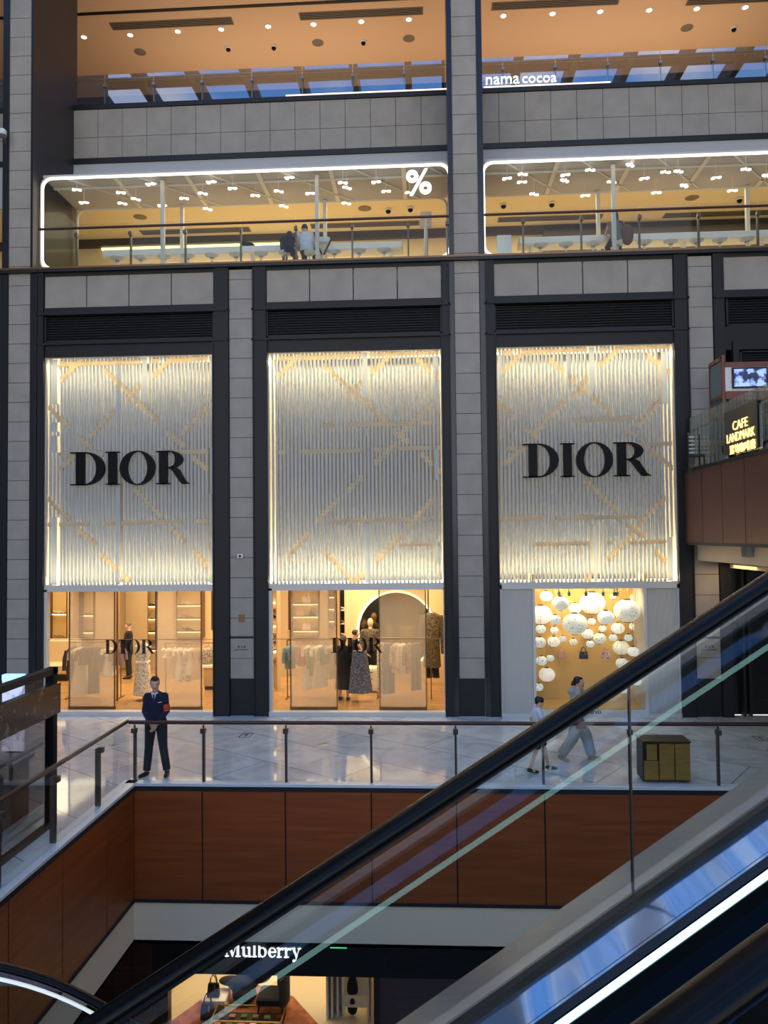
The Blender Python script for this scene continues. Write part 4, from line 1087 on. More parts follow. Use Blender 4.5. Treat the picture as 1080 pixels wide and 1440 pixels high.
C = {'charc': mat('dark_grey_wool', rgb(96, 84, 84), .9), 'white': mat('ivory_cloth', rgb(246, 234, 214), .9), 'sand': mat('sand_cloth', rgb(214, 184, 150), .9), 'blue': mat('pale_blue_cloth', rgb(128, 156, 164), .9),
     'rose': mat('rose_cloth', rgb(204, 128, 108), .9), 'green': mat('pale_green_cloth', rgb(166, 176, 150), .9), 'mauve': mat('mauve_cloth', rgb(120, 100, 104), .9),
     'toile': pattern('ivory_printed_cloth', rgb(226, 214, 192), rgb(160, 148, 128), 26, .54), 'toile2': pattern('grey_printed_cloth', rgb(196, 180, 156), rgb(130, 120, 106), 26, .52), 'indigo': pattern('blue_grey_printed_cloth', rgb(74, 80, 94), rgb(126, 132, 144), 30, .54),
     'camo': pattern('brown_floral_jacquard', rgb(64, 56, 42), rgb(112, 98, 76), 26, .52), 'denim': mat('washed_denim', rgb(120, 134, 150), .9)}
def rack(label, xa, xb, Y, z):
    t = thing('clothes_rail', label, 'clothes rail', (xa, Y, 0.02))
    m = MB(); m.cyl((xa, Y, z), (xb, Y, z), .014, 8); m.build('bar', MT['bronze'], t, smooth=True)
    for xx in (xa, xb):
        m = MB(); m.cyl((xx, Y, .02), (xx, Y, z), .014, 8); m.build('upright', MT['bronze'], t, smooth=True)
        m = MB(); m.box(xx-.02, xx+.02, Y-.22, Y+.22, .02, .04); m.build('foot', MT['bronze'], t)
RY = 19.6; RZ = at(130, 903, RY).z
X = lambda px, Y=RY: at(px, 930, Y).x
rack('bronze clothes rail with dark jackets and an ivory gown, left shop', X(98), X(170), RY, RZ)
def zz_(y, Y): return at(130, y, Y).z
for px_, yb, w, c, kd, lb in ((104, 952, .42, 'charc', 'jacket', 'dark grey jacket at the left end of the left rail'), (113, 977, .5, 'white', 'dress', 'long ivory gown on the left rail'), (122, 934, .46, 'charc', 'jacket', 'dark grey cropped jacket in the middle of the left rail'),
      (132, 975, .36, 'charc', 'trousers', 'long grey trousers on the left rail'), (141, 944, .36, 'charc', 'jacket', 'dark grey jacket next to the trousers on the left rail'), (153, 950, .32, 'white', 'dress', 'short ivory dress near the right end of the left rail'), (166, 935, .34, 'mauve', 'jacket', 'mauve jacket at the right end of the left rail')):
    garment(lb, X(px_), RY, RZ-.13, zz_(yb, RY), w, C[c], kd, 'clothes on the left rail', rot=0.7)
R2 = 20.0; RZ2 = at(260, 904, R2).z
rack('bronze clothes rail with ivory dresses behind the right sheer panel, left shop', X(233, R2), X(303, R2), R2, RZ2)
for i, (px_, yb, w, c) in enumerate(((238, 924, .3, 'white'), (246, 950, .3, 'sand'), (253, 955, .3, 'white'), (261, 958, .32, 'toile'), (269, 948, .32, 'white'), (276, 955, .3, 'sand'))):
    garment('%s dress, %s from the left on the rail behind the right sheer panel' % ({'white': 'ivory', 'sand': 'sand coloured', 'toile': 'printed ivory'}[c], nth(i)), X(px_, R2), R2, RZ2-.13, at(260, yb, R2).z, w, C[c], 'dress', 'clothes behind the right sheer panel', rot=0.7)
garment('printed grey jacket at the right edge of the left shop window', X(293, R2), R2, RZ2-.13, at(290, 934, R2).z, .42, C['toile2'], 'jacket')
R3 = 19.6; RZ3 = at(440, 900, R3).z
rack('bronze clothes rail with pastel clothes in the middle shop', X(404, R3), X(476, R3), R3, RZ3)
for i, (px_, yb, w, c, kd, nm) in enumerate(((408, 940, .34, 'blue', 'jacket', 'pale blue jacket'), (417, 934, .34, 'blue', 'jacket', 'washed blue blouse'), (427, 936, .34, 'rose', 'jacket', 'rose coloured jacket'), (434, 968, .32, 'white', 'dress', 'long ivory dress'), (441, 950, .3, 'green', 'jacket', 'pale green blouse'), (449, 966, .42, 'white', 'dress', 'flared ivory gown'), (458, 934, .34, 'blue', 'jacket', 'grey-blue jacket'), (467, 954, .3, 'sand', 'dress', 'sand coloured dress'))):
    garment('%s, %s from the left on the pastel rail' % (nm, nth(i)), X(px_, R3), R3, RZ3-.13, at(430, yb, R3).z, w, C[c], kd, 'pastel clothes in the middle shop', rot=0.7)
R4 = 19.7; RZ4 = at(570, 897, R4).z
rack('bronze clothes rail in front of the round mirror', X(531, R4), X(606, R4), R4, RZ4)
for i, (px_, yb, w, c, kd, nm) in enumerate(((537, 972, .34, 'toile', 'trousers', 'printed trousers'), (547, 975, .40, 'denim', 'trousers', 'washed denim trousers'), (558, 945, .32, 'toile', 'jacket', 'printed blouse'), (567, 950, .30, 'white', 'jacket', 'ivory blouse'), (576, 945, .32, 'toile2', 'jacket', 'grey printed blouse'), (585, 970, .34, 'denim', 'trousers', 'light denim trousers'))):
    garment('%s, %s from the left on the rail before the round mirror' % (nm, nth(i)), X(px_, R4), R4, RZ4-.13, at(560, yb, R4).z, w, C[c], kd, 'clothes before the round mirror', rot=0.6)
# headless dress form right of the salesman, blue skirt and jacket figure
def dressform(label, x, Y, mt, zt, zb, w, stand=True):
    t = thing('dress_form', label, 'mannequin', (x, Y, .02))
    m = MB()
    def e(z, a, b): return [(x+a*cos(2*pi*k/20), Y+b*sin(2*pi*k/20), z) for k in range(20)]
    m.rings([e(zt, .05, .05), e(zt-.06, .09, .07), e(zt-.12, w*.42, .11), e(zt-.32, w*.38, .12), e(zt-.5, w*.28, .10), e(zt-.62, w*.36, .13), e((zt-.62+zb)/2, w*.44, .17), e(zb, w*.5, .2)])
    m.build('dress', mt, t, smooth=True)
    m = MB(); m.box(x-w*.29, x+w*.29, Y-.13, Y+.13, zt-.53, zt-.49); m.build('belt', C['white'], t)
    m = MB(); m.cyl((x, Y, .02), (x, Y, zt-.4), .015, 8); m.lathe((x, Y, .02), [(.16, 0), (.16, .012), (.02, .02)]); m.build('stand', MT['bronze'], t)
dressform('headless form in a belted ivory printed dress, behind and left of the guard', X(201, 19.3), 19.3, C['toile'], at(201, 902, 19.3).z, at(201, 977, 19.3).z, .50)
garment('long blue-grey printed skirt between the shoppers and the drawer unit', X(506, 19.2), 19.2, at(506, 915, 19.2).z, at(506, 974, 19.2).z, .52, C['indigo'], 'skirt', hang=True, th=.12)
# round lit mirror
MY = 21.6; c = at(557.5, 886, MY); RR = (at(613.5, 886, MY).x-at(502, 886, MY).x)/2
t = thing('round_mirror', 'huge round mirror with a glowing rim in the middle shop', 'mirror', (c.x, MY, 0.02))
def disc(r0, r1, y, name, mt, par):
    L = arc2(0, 0, r1, r1, 0, 360, 64); Q = arc2(0, 0, r0, r0, 0, 360, 64)
    m = MB(); m.strip(L, Q, (c.x, y, c.z), (1,0,0), (0,0,1), -0.03); return m.build(name, mt, par)
disc(RR-.06, RR, MY, 'glowing_rim', emis('mirror_rim_glow', (1, .84, .55, 1), 1.9), t)
m = MB(); m.prism(arc2(0, 0, RR-.07, RR-.07, 0, 354, 59), (c.x, MY+.02, c.z), (1,0,0), (0,0,1), -0.02); m.build('mirror_glass', mat('smoky_mirror', rgb(150, 136, 116), .12, metal=1.0), t)
m = MB(); m.box(c.x-RR-.35, c.x+RR+.25, MY+.06, MY+.16, .02, 3.24); m.build('backing_wall', MT['shop_wall'], t)
# black shelving with shoes left of the mirror
Y = 22.2; xa, xb = at(478, 880, Y).x, at(494, 880, Y).x
t = thing('display_shelving', 'dark shelving packed with shoes left of the round mirror', 'shelf', (xa, Y, .02))
m = MB(); m.box(xa, xb, Y+.3, Y+.32, .02, 3.2); m.box(xa, xa+.03, Y, Y+.3, .02, 3.2); m.build('case', MT['black'], t)
shz = [at(486, y, Y).z for y in (858, 877, 895)]
for z in shz:
    m = MB(); m.box(xa, xb, Y, Y+.3, z-.02, z); m.build('shelf', MT['white'], t)
for j, z in enumerate(shz):
    for d_ in (0, 1):
        m = MB(); shoe(m, xa+.12+d_*.16, Y+.1, z, .9, .5); tag(m.build('high_heel', shoe_cols[(j+d_) % 2], smooth=True), '%s heeled shoe, %s on the %s shelf of the dark shelving' % (['cream', 'tan'][(j+d_) % 2], ['left', 'right'][d_], ['upper', 'middle', 'lower'][j]), 'shoe')
# mirrored shoe wall at the left edge of the middle shop
Y = 20.6; xa, xb = at(379, 880, Y).x, at(390, 880, Y).x
t = thing('shoe_display', 'narrow lit shoe display at the left edge of the middle shop', 'shelf', (xa, Y, .02))
m = MB(); m.box(xa, xb, Y+.25, Y+.28, .02, 3.2); m.box(xb, xb+.03, Y-.2, Y+.28, .02, 3.2); m.build('case', MT['shop_wall2'], t)
for j, y in enumerate((848, 858, 869, 881, 893, 904, 917, 930)):
    z = at(384, y, Y).z; m = MB(); m.box(xa, xb, Y, Y+.25, z-.02, z); s = m.build('shelf', MT['led_soft'] if j % 3 == 0 else MT['bronze'], t)
    m = MB(); shoe(m, (xa+xb)/2, Y+.1, z, .8, .3+j*.4); tag(m.build('display_shoe', shoe_cols[(j*3) % 4], smooth=True), 'shoe on the %s shelf from the top of the narrow lit shoe display' % nth(j), 'shoe')
# drawer unit under the mirror
Y = 20.3; xa, xb = at(513, 950, Y).x, at(530, 950, Y).x; z0_, z1_ = .02, at(520, 940, Y).z
t = thing('display_cabinet', 'low white drawer cabinet with a glass top box beside the blue skirt', 'cabinet', (xa, Y, .02))
m = MB(); m.cbox(xa, xb, Y, Y+.5, .05, z1_, .01); m.build('body', C['white'], t)
for k in range(3):
    z = .12+k*(z1_-.14)/3; m = MB(); m.box(xa+.02, xb-.02, Y-.015, Y, z, z+(z1_-.2)/3); dd_ = m.build('drawer', C['white'], t)
    m = MB(); m.box((xa+xb)/2-.05, (xa+xb)/2+.05, Y-.025, Y-.015, z+.08, z+.10); m.build('handle', MT['bronze'], dd_)
m = MB(); m.box(xa, xb, Y, Y+.5, z1_, z1_+.28); m.build('glass_box', MT['glass_shop'], t)
m = MB(); m.box(xa-.04, xb+.04, Y-.04, Y+.54, .0, .06); m.build('plinth', MT['bronze'], t)
# low tables seen at the right edge of the left shop
Y = 20.6; xa = at(286, 960, Y).x; xb = xa+.9
t = thing('display_table', 'low beige display table with a lit top at the right edge of the left shop', 'table', (xa, Y, .02))
m = MB(); m.box(xa, xb, Y, Y+.6, .12, .62); m.build('body', MT['shop_wall2'], t)
m = MB(); m.box(xa-.03, xb+.03, Y-.03, Y+.63, .62, .68); m.build('top', C['white'], t)
m = MB(); m.box(xa+.03, xb-.03, Y+.03, Y+.57, .02, .12); m.build('plinth', MT['shoe'], t)

# ================================================================== LANTERN DISPLAY WINDOW
wx0, wx1 = at(753, 910, D).x, at(906, 910, D).x
wz0 = at(830, 998, D).z; wz1 = at(830, 829, D).z
t = thing('window_5', 'shop display window full of paper lanterns framed by white ribbed panels', 'shop window', (1.62, D, 0)); t['kind'] = 'structure'
m = MB(); m.box(1.62, 1.70, D-.06, D+.1, 0, SH+.05); m.box(5.62, 5.69, D-.06, D+.1, 0, SH+.05); m.box(1.62, 5.69, D-.06, D+.1, SH-.05, SH+.06)
m.box(wx0-.06, wx0, D-.05, D+.9, wz0, SH); m.box(wx1, wx1+.06, D-.05, D+.9, wz0, SH); m.box(wx0-.06, wx1+.06, D-.07, D+.05, 0, wz0)
m.build('frame', MT['white_frame'], t)
for a, b in ((1.70, wx0-.06), (wx1+.06, 5.62)):
    m = MB(); k = a+.01
    m.box(a, b, D+.01, D+.05, 0.02, SH-.05)
    while k < b-.015:
        m.box(k, k+.018, D-.01, D+.01, .02, SH-.05); k += .036
    m.build('ribbed_panel', MT['ribbed'], t)
m = MB(); m.box(wx0, wx1, D-.01, D+.0, wz0, SH-.05); m.build('pane', MT['glass_shop'], t)
m = MB(); m.box(1.62, 5.69, D-.10, D+.02, 0, .07); m.build('foot', MT['white_frame'], t)
m = MB(); m.box(wx0-.4, wx1+.4, D+1.0, D+1.05, 0, 3.2); m.box(wx0-.05, wx0-.03, D+.0, D+1, 0, 3.2); m.box(wx1+.03, wx1+.05, D, D+1, 0, 3.2); m.box(wx0, wx1, D+.02, D+1.0, SH-.05, SH)
struct('wall_display', m, mat('golden_display_wall', rgb(226, 184, 112), .6), 'golden back wall of the lantern display')
m = MB(); m.box(wx0, wx1, D+.02, D+1.0, wz0-.05, wz0+.02)
struct('floor_display', m, mat('golden_display_floor', rgb(226, 180, 100), .5))
dior('small dark DIOR letters on the white sill under the lantern display', ([('D', 821.5, 829), ('I', 830, 832.5), ('O', 833, 839.5), ('R', 840, 847)], 999.5, 1007), D-.078, .006, MT['shoe'], 'sill_lettering')
lant = [(205,100,48),(315,155,63),(425,192,46),(555,150,97),(820,210,98),(165,240,84),(275,278,43),(423,310,94),(552,293,30),(660,262,62),(633,347,30),(750,343,49),(866,330,31),(872,108,32),(268,358,30),(165,350,38),(155,450,48),(262,445,46),(330,424,28),(412,447,31),(518,385,44),(540,463,31),(612,420,48),(714,415,31),(830,415,31),(775,490,62),(866,520,42),(170,590,42),(237,570,29),(210,695,61),(150,790,34),(780,608,45),(850,612,25),(895,750,32),(795,800,42),(715,100,22),(925,200,20)]
lm = []
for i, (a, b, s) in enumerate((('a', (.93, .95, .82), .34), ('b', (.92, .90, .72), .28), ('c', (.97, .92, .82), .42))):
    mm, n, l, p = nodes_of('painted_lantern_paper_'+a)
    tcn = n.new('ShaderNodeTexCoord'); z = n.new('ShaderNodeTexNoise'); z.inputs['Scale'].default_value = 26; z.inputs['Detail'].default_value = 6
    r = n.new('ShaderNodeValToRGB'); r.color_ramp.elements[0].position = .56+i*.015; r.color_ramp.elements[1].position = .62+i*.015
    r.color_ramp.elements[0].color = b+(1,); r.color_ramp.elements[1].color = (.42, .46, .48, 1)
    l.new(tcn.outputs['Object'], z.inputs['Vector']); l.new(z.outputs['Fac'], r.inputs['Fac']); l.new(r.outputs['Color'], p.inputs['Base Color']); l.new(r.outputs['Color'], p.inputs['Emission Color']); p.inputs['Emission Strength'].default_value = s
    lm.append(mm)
info = []
for i, (a, b, r) in sorted(enumerate(lant), key=lambda e: -e[1][2]):
    px_, py_ = 730+a/5.4, 820+b/5.4; best = None
    for c_ in range(24):
        Y = D+.34+.5*c_/23 if r > 75 else (D+.22+.66*c_/23 if r > 40 else D+.14+.8*c_/23)
        q = at(px_, py_, Y); rad = (r/5.4)/FPX*Y
        gap = min([(q-e[2]).length-rad-e[3] for e in info] or [1])
        if best is None or gap > best[0]: best = (gap, q, rad)
    info.append([py_, px_, best[1], best[2], r, i])
info.sort(key=lambda e: e[0]); rows = [info[k:k+6] for k in range(0, len(info), 6)]
def lantern(q, rad, mt, label):
    t = thing('paper_lantern', label, 'lantern', tuple(q), 'painted round paper lanterns in the display')
    m = MB(); n = 40; rings = []
    for j in range(0, 15):
        a = -pi/2*.93 + pi*.93*j/14
        rings.append([(q.x+rad*cos(a)*(1-.022*(k % 4 == 0))*cos(2*pi*k/n), q.y+rad*cos(a)*(1-.022*(k % 4 == 0))*sin(2*pi*k/n), q.z+rad*.86*sin(a)) for k in range(n)])
    m.rings(rings); m.build('paper_body', mt, t, smooth=True)
    for nm, s in (('top_cap', 1), ('bottom_cap', -1)):
        m = MB(); z = q.z+s*rad*.845; m.lathe((q.x, q.y, z-.012), [(rad*.18, 0), (rad*.27, .006), (rad*.27, .024), (rad*.18, .03)], 16); m.build(nm, MT['shoe'] if rad > .09 else MT['gold'], t)
    m = MB(); m.cyl((q.x, q.y, q.z+rad*.85), (q.x, q.y, SH+.1), .003, 5); m.build('cord', MT['gold'], t)
for ri, row in enumerate(rows):
    row.sort(key=lambda e: e[1])
    for ci, (py_, px_, q, rad, r, i) in enumerate(row):
        sz = 'large' if r > 75 else ('middle-sized' if r > 40 else 'small')
        lantern(q, rad, lm[i % 3], '%s painted paper lantern, %s from the left in the %s tier from the top' % (sz, nth(ci), nth(ri)))
for j, (a, c_, h) in enumerate(((790.5, mat('pink_bag_leather', rgb(222, 160, 140), .5), 'pink'), (820.7, mat('navy_bag_leather', rgb(50, 54, 74), .5), 'navy blue'), (852, pattern('pink_white_print', rgb(236, 214, 204), rgb(196, 130, 124), 26, .52), 'pink and white patterned'))):
    q = at(a, 926.5, D+.7)
    bag(q.x, D+.7, q.z, .20, .17, c_, '%s top-handle bag hanging in the middle of the lantern display' % h, group=None)
    m = MB(); m.cyl((q.x, D+.7, q.z+.26), (q.x, D+.7, SH+.1), .0015, 4); tag(m.build('hanging_wire', MT['gold']), 'thin wire holding the %s bag' % h, 'wire')
for j, a in enumerate((786, 800, 824, 848, 864, 868)):
    q = at(a, 836, D+.12)
    t = thing('spotlight', 'small black spotlight at the top of the lantern display, %s from the left' % nth(j), 'spotlight', tuple(q), 'spotlights over the lanterns')
    m = MB(); m.cyl((q.x, q.y, q.z+.06), (q.x+.02, q.y+.08, q.z-.02), .035, 10); m.build('head', MT['black'], t)
    m = MB(); m.cyl((q.x, q.y, q.z+.05), (q.x, q.y, SH+.1), .01, 6); m.build('stem', MT['black'], t)
# ================================================================== WALKWAY BALUSTRADES
balustrade('glass_balustrade', 'long glass balustrade with brown handrail along the walkway before the shops', EX-0.06, 11.0, EY+0.02, 0.0, 1.035, [EX+0.0]+fx[1:-1], 'glass', 'handrail', 0.032, 'post_dark', 0.085)
t = thing('glass_balustrade', 'glass balustrade of the left return, running toward the viewer', 'railing', (-5.02, 12.8, 0))
m = MB(); m.tube([(-5.06, 12.80, 1.035), (-5.06, 6.2, 1.035)], .032, 10); m.build('handrail', MT['handrail'], t, smooth=True)
ly = [12.78, 11.66, 10.24, 8.88, 7.5, 6.3]
for a, b in zip(ly[:-1], ly[1:]):
    m = MB(); m.box(-5.02, -5.008, b+.01, a-.01, .03, 1.12); m.build('glass_panel', MT['glass'], t)
for y in ly[1:]:
    m = MB(); m.box(-5.10, -5.03, y-.03, y+.03, 0, .9); po = m.build('post', MT['post_dark'], t)
    m = MB(); m.box(-5.07, -4.98, y-.04, y+.04, .84, .92); m.build('clamp', MT['post_dark'], po)

# bronze litter cabinet
x0, x1 = at(905, 1100, 13.05).x, at(972, 1100, 13.05).x; zt = at(905, 1044, 13.05).z
t = thing('litter_cabinet', 'low bronze cabinet with three upright panels behind the walkway glass', 'cabinet', (x0, 13.05, 0))
MB_bronze = mat('brushed_brass_bronze', rgb(170, 132, 70), .5, metal=.7, var=.15, vscale=3, stretch=(1, 1, 8))
m = MB(); m.box(x0, x1, 13.07, 13.45, .03, zt); m.build('body', MT['shoe'], t)
m = MB(); m.box(x0-.01, x1+.01, 13.03, 13.47, zt, zt+.02); m.build('top', mat('dark_bronze', rgb(70, 56, 44), .4, metal=.6), t)
w = (x1-x0)/3
m = MB(); m.box(x0+.015, x0+w-.01, 13.045, 13.07, .05, zt*.54); m.box(x0+.06, x0+w-.03, 13.045, 13.07, zt*.56, zt-.03); m.build('panel', MB_bronze, t)
for k in (1, 2):
    m = MB(); m.box(x0+k*w+.008, x0+(k+1)*w-.008, 13.045, 13.07, .05, zt-.02); m.build('panel', MB_bronze, t)

# floor stickers and floor fittings
for j, (a, b, tx) in enumerate(((346, 1034, 'in front of the short column'), (823, 1036, 'below the lantern display'), (1070, 1038, 'at the right edge of the walkway'))):
    q = atz(a, b, 0.001)
    t = thing('floor_sticker', 'small square floor sign with an upward arrow ' + tx, 'floor sign', (q.x, q.y, 0), None)
    m = MB(); s = .12
    for (xa, xb, ya, yb) in ((-s, s, -s*1.5, -s*1.5+.03), (-s, s, s*1.5-.03, s*1.5), (-s, -s+.02, -s*1.5, s*1.5), (s-.02, s, -s*1.5, s*1.5)): m.box(q.x+xa, q.x+xb, q.y+ya, q.y+yb, 0, .003)
    m.build('outline', MT['shoe'], t)
    m = MB(); m.prism([(-.055, 0), (.055, 0), (0, .1)], (q.x, q.y+.02, .003), (1, 0, 0), (0, 1, 0), .003); m.box(q.x-.012, q.x+.012, q.y-.11, q.y+.02, 0, .003); m.build('arrow', MT['shoe'], t)
q = atz(454, 1047, 0); m = MB(); m.lathe((q.x, q.y, 0), [(0.0, 0), (.10, 0), (.09, .006), (0, .006)], 20)
tag(m.build('floor_socket', MT['steel'], smooth=True), 'round metal floor socket in the middle of the walkway', 'floor socket')
q = atz(160, 1047, 0); m = MB(); m.box(q.x-.09, q.x+.09, q.y-.05, q.y+.05, 0, .012); m.box(q.x-.02, q.x+.02, q.y-.12, q.y+.12, 0, .02)
tag(m.build('floor_stop', MT['steel']), 'small metal cross-shaped floor fitting near the left corner', 'floor fitting')

# fittings on the columns
q = at(338, 782, D-.1); t = thing('wall_camera', 'small white camera on the short left stone column', 'security camera', tuple(q))
m = MB(); m.cbox(q.x-.07, q.x+.07, D-.14, D-.08, q.z-.05, q.z+.05, .01); m.build('body', MT['white'], t)
m = MB(); m.cyl((q.x, D-.16, q.z), (q.x, D-.14, q.z), .03, 12); m.build('lens', MT['black'], t)
q = at(339.7, 869.5, D-.06); m = MB(); m.box(q.x-.07, q.x+.07, D-.07, D-.05, q.z-.08, q.z+.08)
tag(m.build('brass_plate', MT['bronze']), 'small square brown plate on the short left stone column', 'plate')
for cx, nm, (xa, xb), (ya, yb), (yc, yd) in ((340, 'short left', (330, 349), (908, 911), (911.6, 914.6)), (1000, 'right', (987, 1008.5), (907.5, 910.8), (911.8, 914.5))):
    p = at(xa, yd, D-.06); r2 = at(xb, yd, D-.06)
    t = thing('column_lettering', 'two-line black lettering on the %s stone column' % nm, 'sign', tuple(p))
    text_solid('LANE CRAWFORD', r2.x-p.x, (p.x, D-.052, p.z), (1,0,0), (0,0,1), -.004).build('latin_line', MT['black'], t)
    c0, c1 = p.x+(r2.x-p.x)*.2, p.x+(r2.x-p.x)*.8; z = at(xa, yb, D-.06).z
    text_solid('連 卡 佛', c1-c0, (c0, D-.052, z), (1,0,0), (0,0,1), -.004).build('chinese_line', MT['black'], t)
    m = MB(); zz = at(cx, 896 if cx < 500 else 897, D-.06).z; m.box(-4.565 if cx < 500 else 6.005, -4.015 if cx < 500 else 6.545, D-.06, D-.03, zz-.02, zz+.02)
    struct('trim_13', m, MT['black'])
q = at(5, 185, D-.35)
t = thing('arm_camera', 'pale dome camera on a bracket at the upper left edge', 'security camera', tuple(q))
m = MB(); m.ell((q.x-.03, q.y, q.z-.02), (.10, .10, .10)); m.build('dome', MT['white'], t, smooth=True)
m = MB(); m.lathe((q.x-.03, q.y, q.z-.16), [(.02, 0), (.08, .03), (.1, .07), (.07, .1)]); m.build('lens_ring', MT['steel'], t, smooth=True)
m = MB(); m.cyl((q.x-.02, q.y, q.z+.08), (-9.98, D-.08, q.z-.12), .022, 8); m.build('bracket', MT['steel'], t, smooth=True)

# ================================================================== GLASS KIOSK ON THE LEFT WALKWAY
KX = -5.47; KY = 10.95
t = thing('glass_kiosk', 'tall glazed enclosure with a brown marble band on the left walkway', 'enclosure', (KX, KY, 0))
m = MB(); m.box(KX-.02, KX+.10, KY-.10, KY+.02, 0, 2.26); m.build('corner_post', MT['gloss_black'], t)
m = MB(); m.box(KX-.02, KX+.10, 6.9, KY+.04, 2.17, 2.26); m.build('top_rail', MT['dark'], t)
m = MB(); m.box(KX+.02, KX+.13, 6.9, KY+.06, 1.60, 2.03); m.build('marble_band', MT['marble_brown'], t)
m = MB(); m.box(KX, KX+.08, 6.9, KY-.1, 0, .07); m.build('bottom_rail', MT['wood_dark'], t)
m = MB(); m.box(KX+.02, KX+.032, 6.9, KY-.1, .07, 1.6); m.build('lower_pane', glass('smoky_kiosk_glass', (.62, .58, .55, 1), 1.6, .04), t)
m = MB(); m.box(KX+.02, KX+.032, 6.9, KY-.1, 2.03, 2.17); m.build('upper_pane', MT['glass'], t)
m = MB(); m.box(KX+.131, KX+.136, KY-.16, KY-.06, 1.83, 1.85); m.build('small_plate', MT['steel'], t)
Y = 11.3
t = thing('directory_totem', 'lit directory screen with a blue light bar behind the left kiosk', 'screen', (at(15, 1000, Y).x, Y, 0))
xa, xb = at(3, 960, Y).x, at(31, 960, Y).x
m = MB(); m.box(xa, xb, Y, Y+.08, .95, at(10, 957, Y).z); m.build('screen', pattern('pale_map_screen', (.75, .78, 1, 1), (.35, .38, .6, 1), 7, .56, .4, emit=.55), t)
m = MB(); m.box(xa, xb, Y-.01, Y+.1, at(10, 957, Y).z, at(10, 949, Y).z); m.build('light_bar', emis('sky_blue_light', (.25, .70, 1.0, 1), 1.3), t)
m = MB(); m.box(xa+.05, xb-.05, Y+.02, Y+.08, 0, .95); m.build('stand', MT['dark'], t)
Y = 10.6; t = thing('kiosk_desk', 'grey desk inside the left glass kiosk', 'desk', (-6.6, Y, 0))
m = MB(); m.cbox(-6.9, -5.85, Y, Y+.5, .05, .92, .01); m.build('body', mat('grey_desk', rgb(120, 116, 112), .6), t)
m = MB(); m.box(-6.95, -5.8, Y-.05, Y+.55, .92, .97); m.build('top', mat('grey_desk_top', rgb(140, 136, 132), .5), t)
t = thing('office_chair', 'dark rounded chair back at the left edge inside the kiosk', 'chair', (-6.15, 9.7, 0))
m = MB(); m.ell((-6.1, 9.75, .95), (.22, .06, .28)); m.build('backrest', MT['black_cloth'], t, smooth=True)
m = MB(); m.ell((-6.1, 9.5, .55), (.25, .25, .06)); m.build('seat', MT['black_cloth'], t, smooth=True)
m = MB(); m.cyl((-6.1, 9.55, .05), (-6.1, 9.55, .55), .03); m.lathe((-6.1, 9.55, 0), [(.25, 0), (.25, .03), (.04, .06)]); m.build('base', MT['black'], t, smooth=True)

# ================================================================== ESCALATORS
def sweep(path, poly, nv):
    """cross-section poly in (sideways, up) carried along the path"""
    m = MB(); nv = Vector(nv)
    m.rings([[Vector(p)+nv*a+Vector((0, 0, b)) for a, b in poly] for p in path])
    return m
PSI = radians(11); EA = Vector((cos(PSI), sin(PSI), 0)); EN = Vector((-sin(PSI), cos(PSI), 0)); T30 = tan(radians(30))
def EP(s, d, c): return Vector((CAM.x, CAM.y, CAM.z)) + EA*s + EN*d + Vector((0, 0, c+s*T30))
rail_sec = [(.030*cos(a)+.010*(1 if cos(a) > 0 else -1), .026*sin(a)) for a in [2*pi*k/20 for k in range(20)]]
t = thing('escalator', 'large near escalator rising to the right across the foreground', 'escalator', tuple(EP(0, 1.55, -1.9)))
S0_, S1_ = -12.4, 5.2
def line(d, c): return [EP(S0_, d, c), EP(S1_, d, c)]
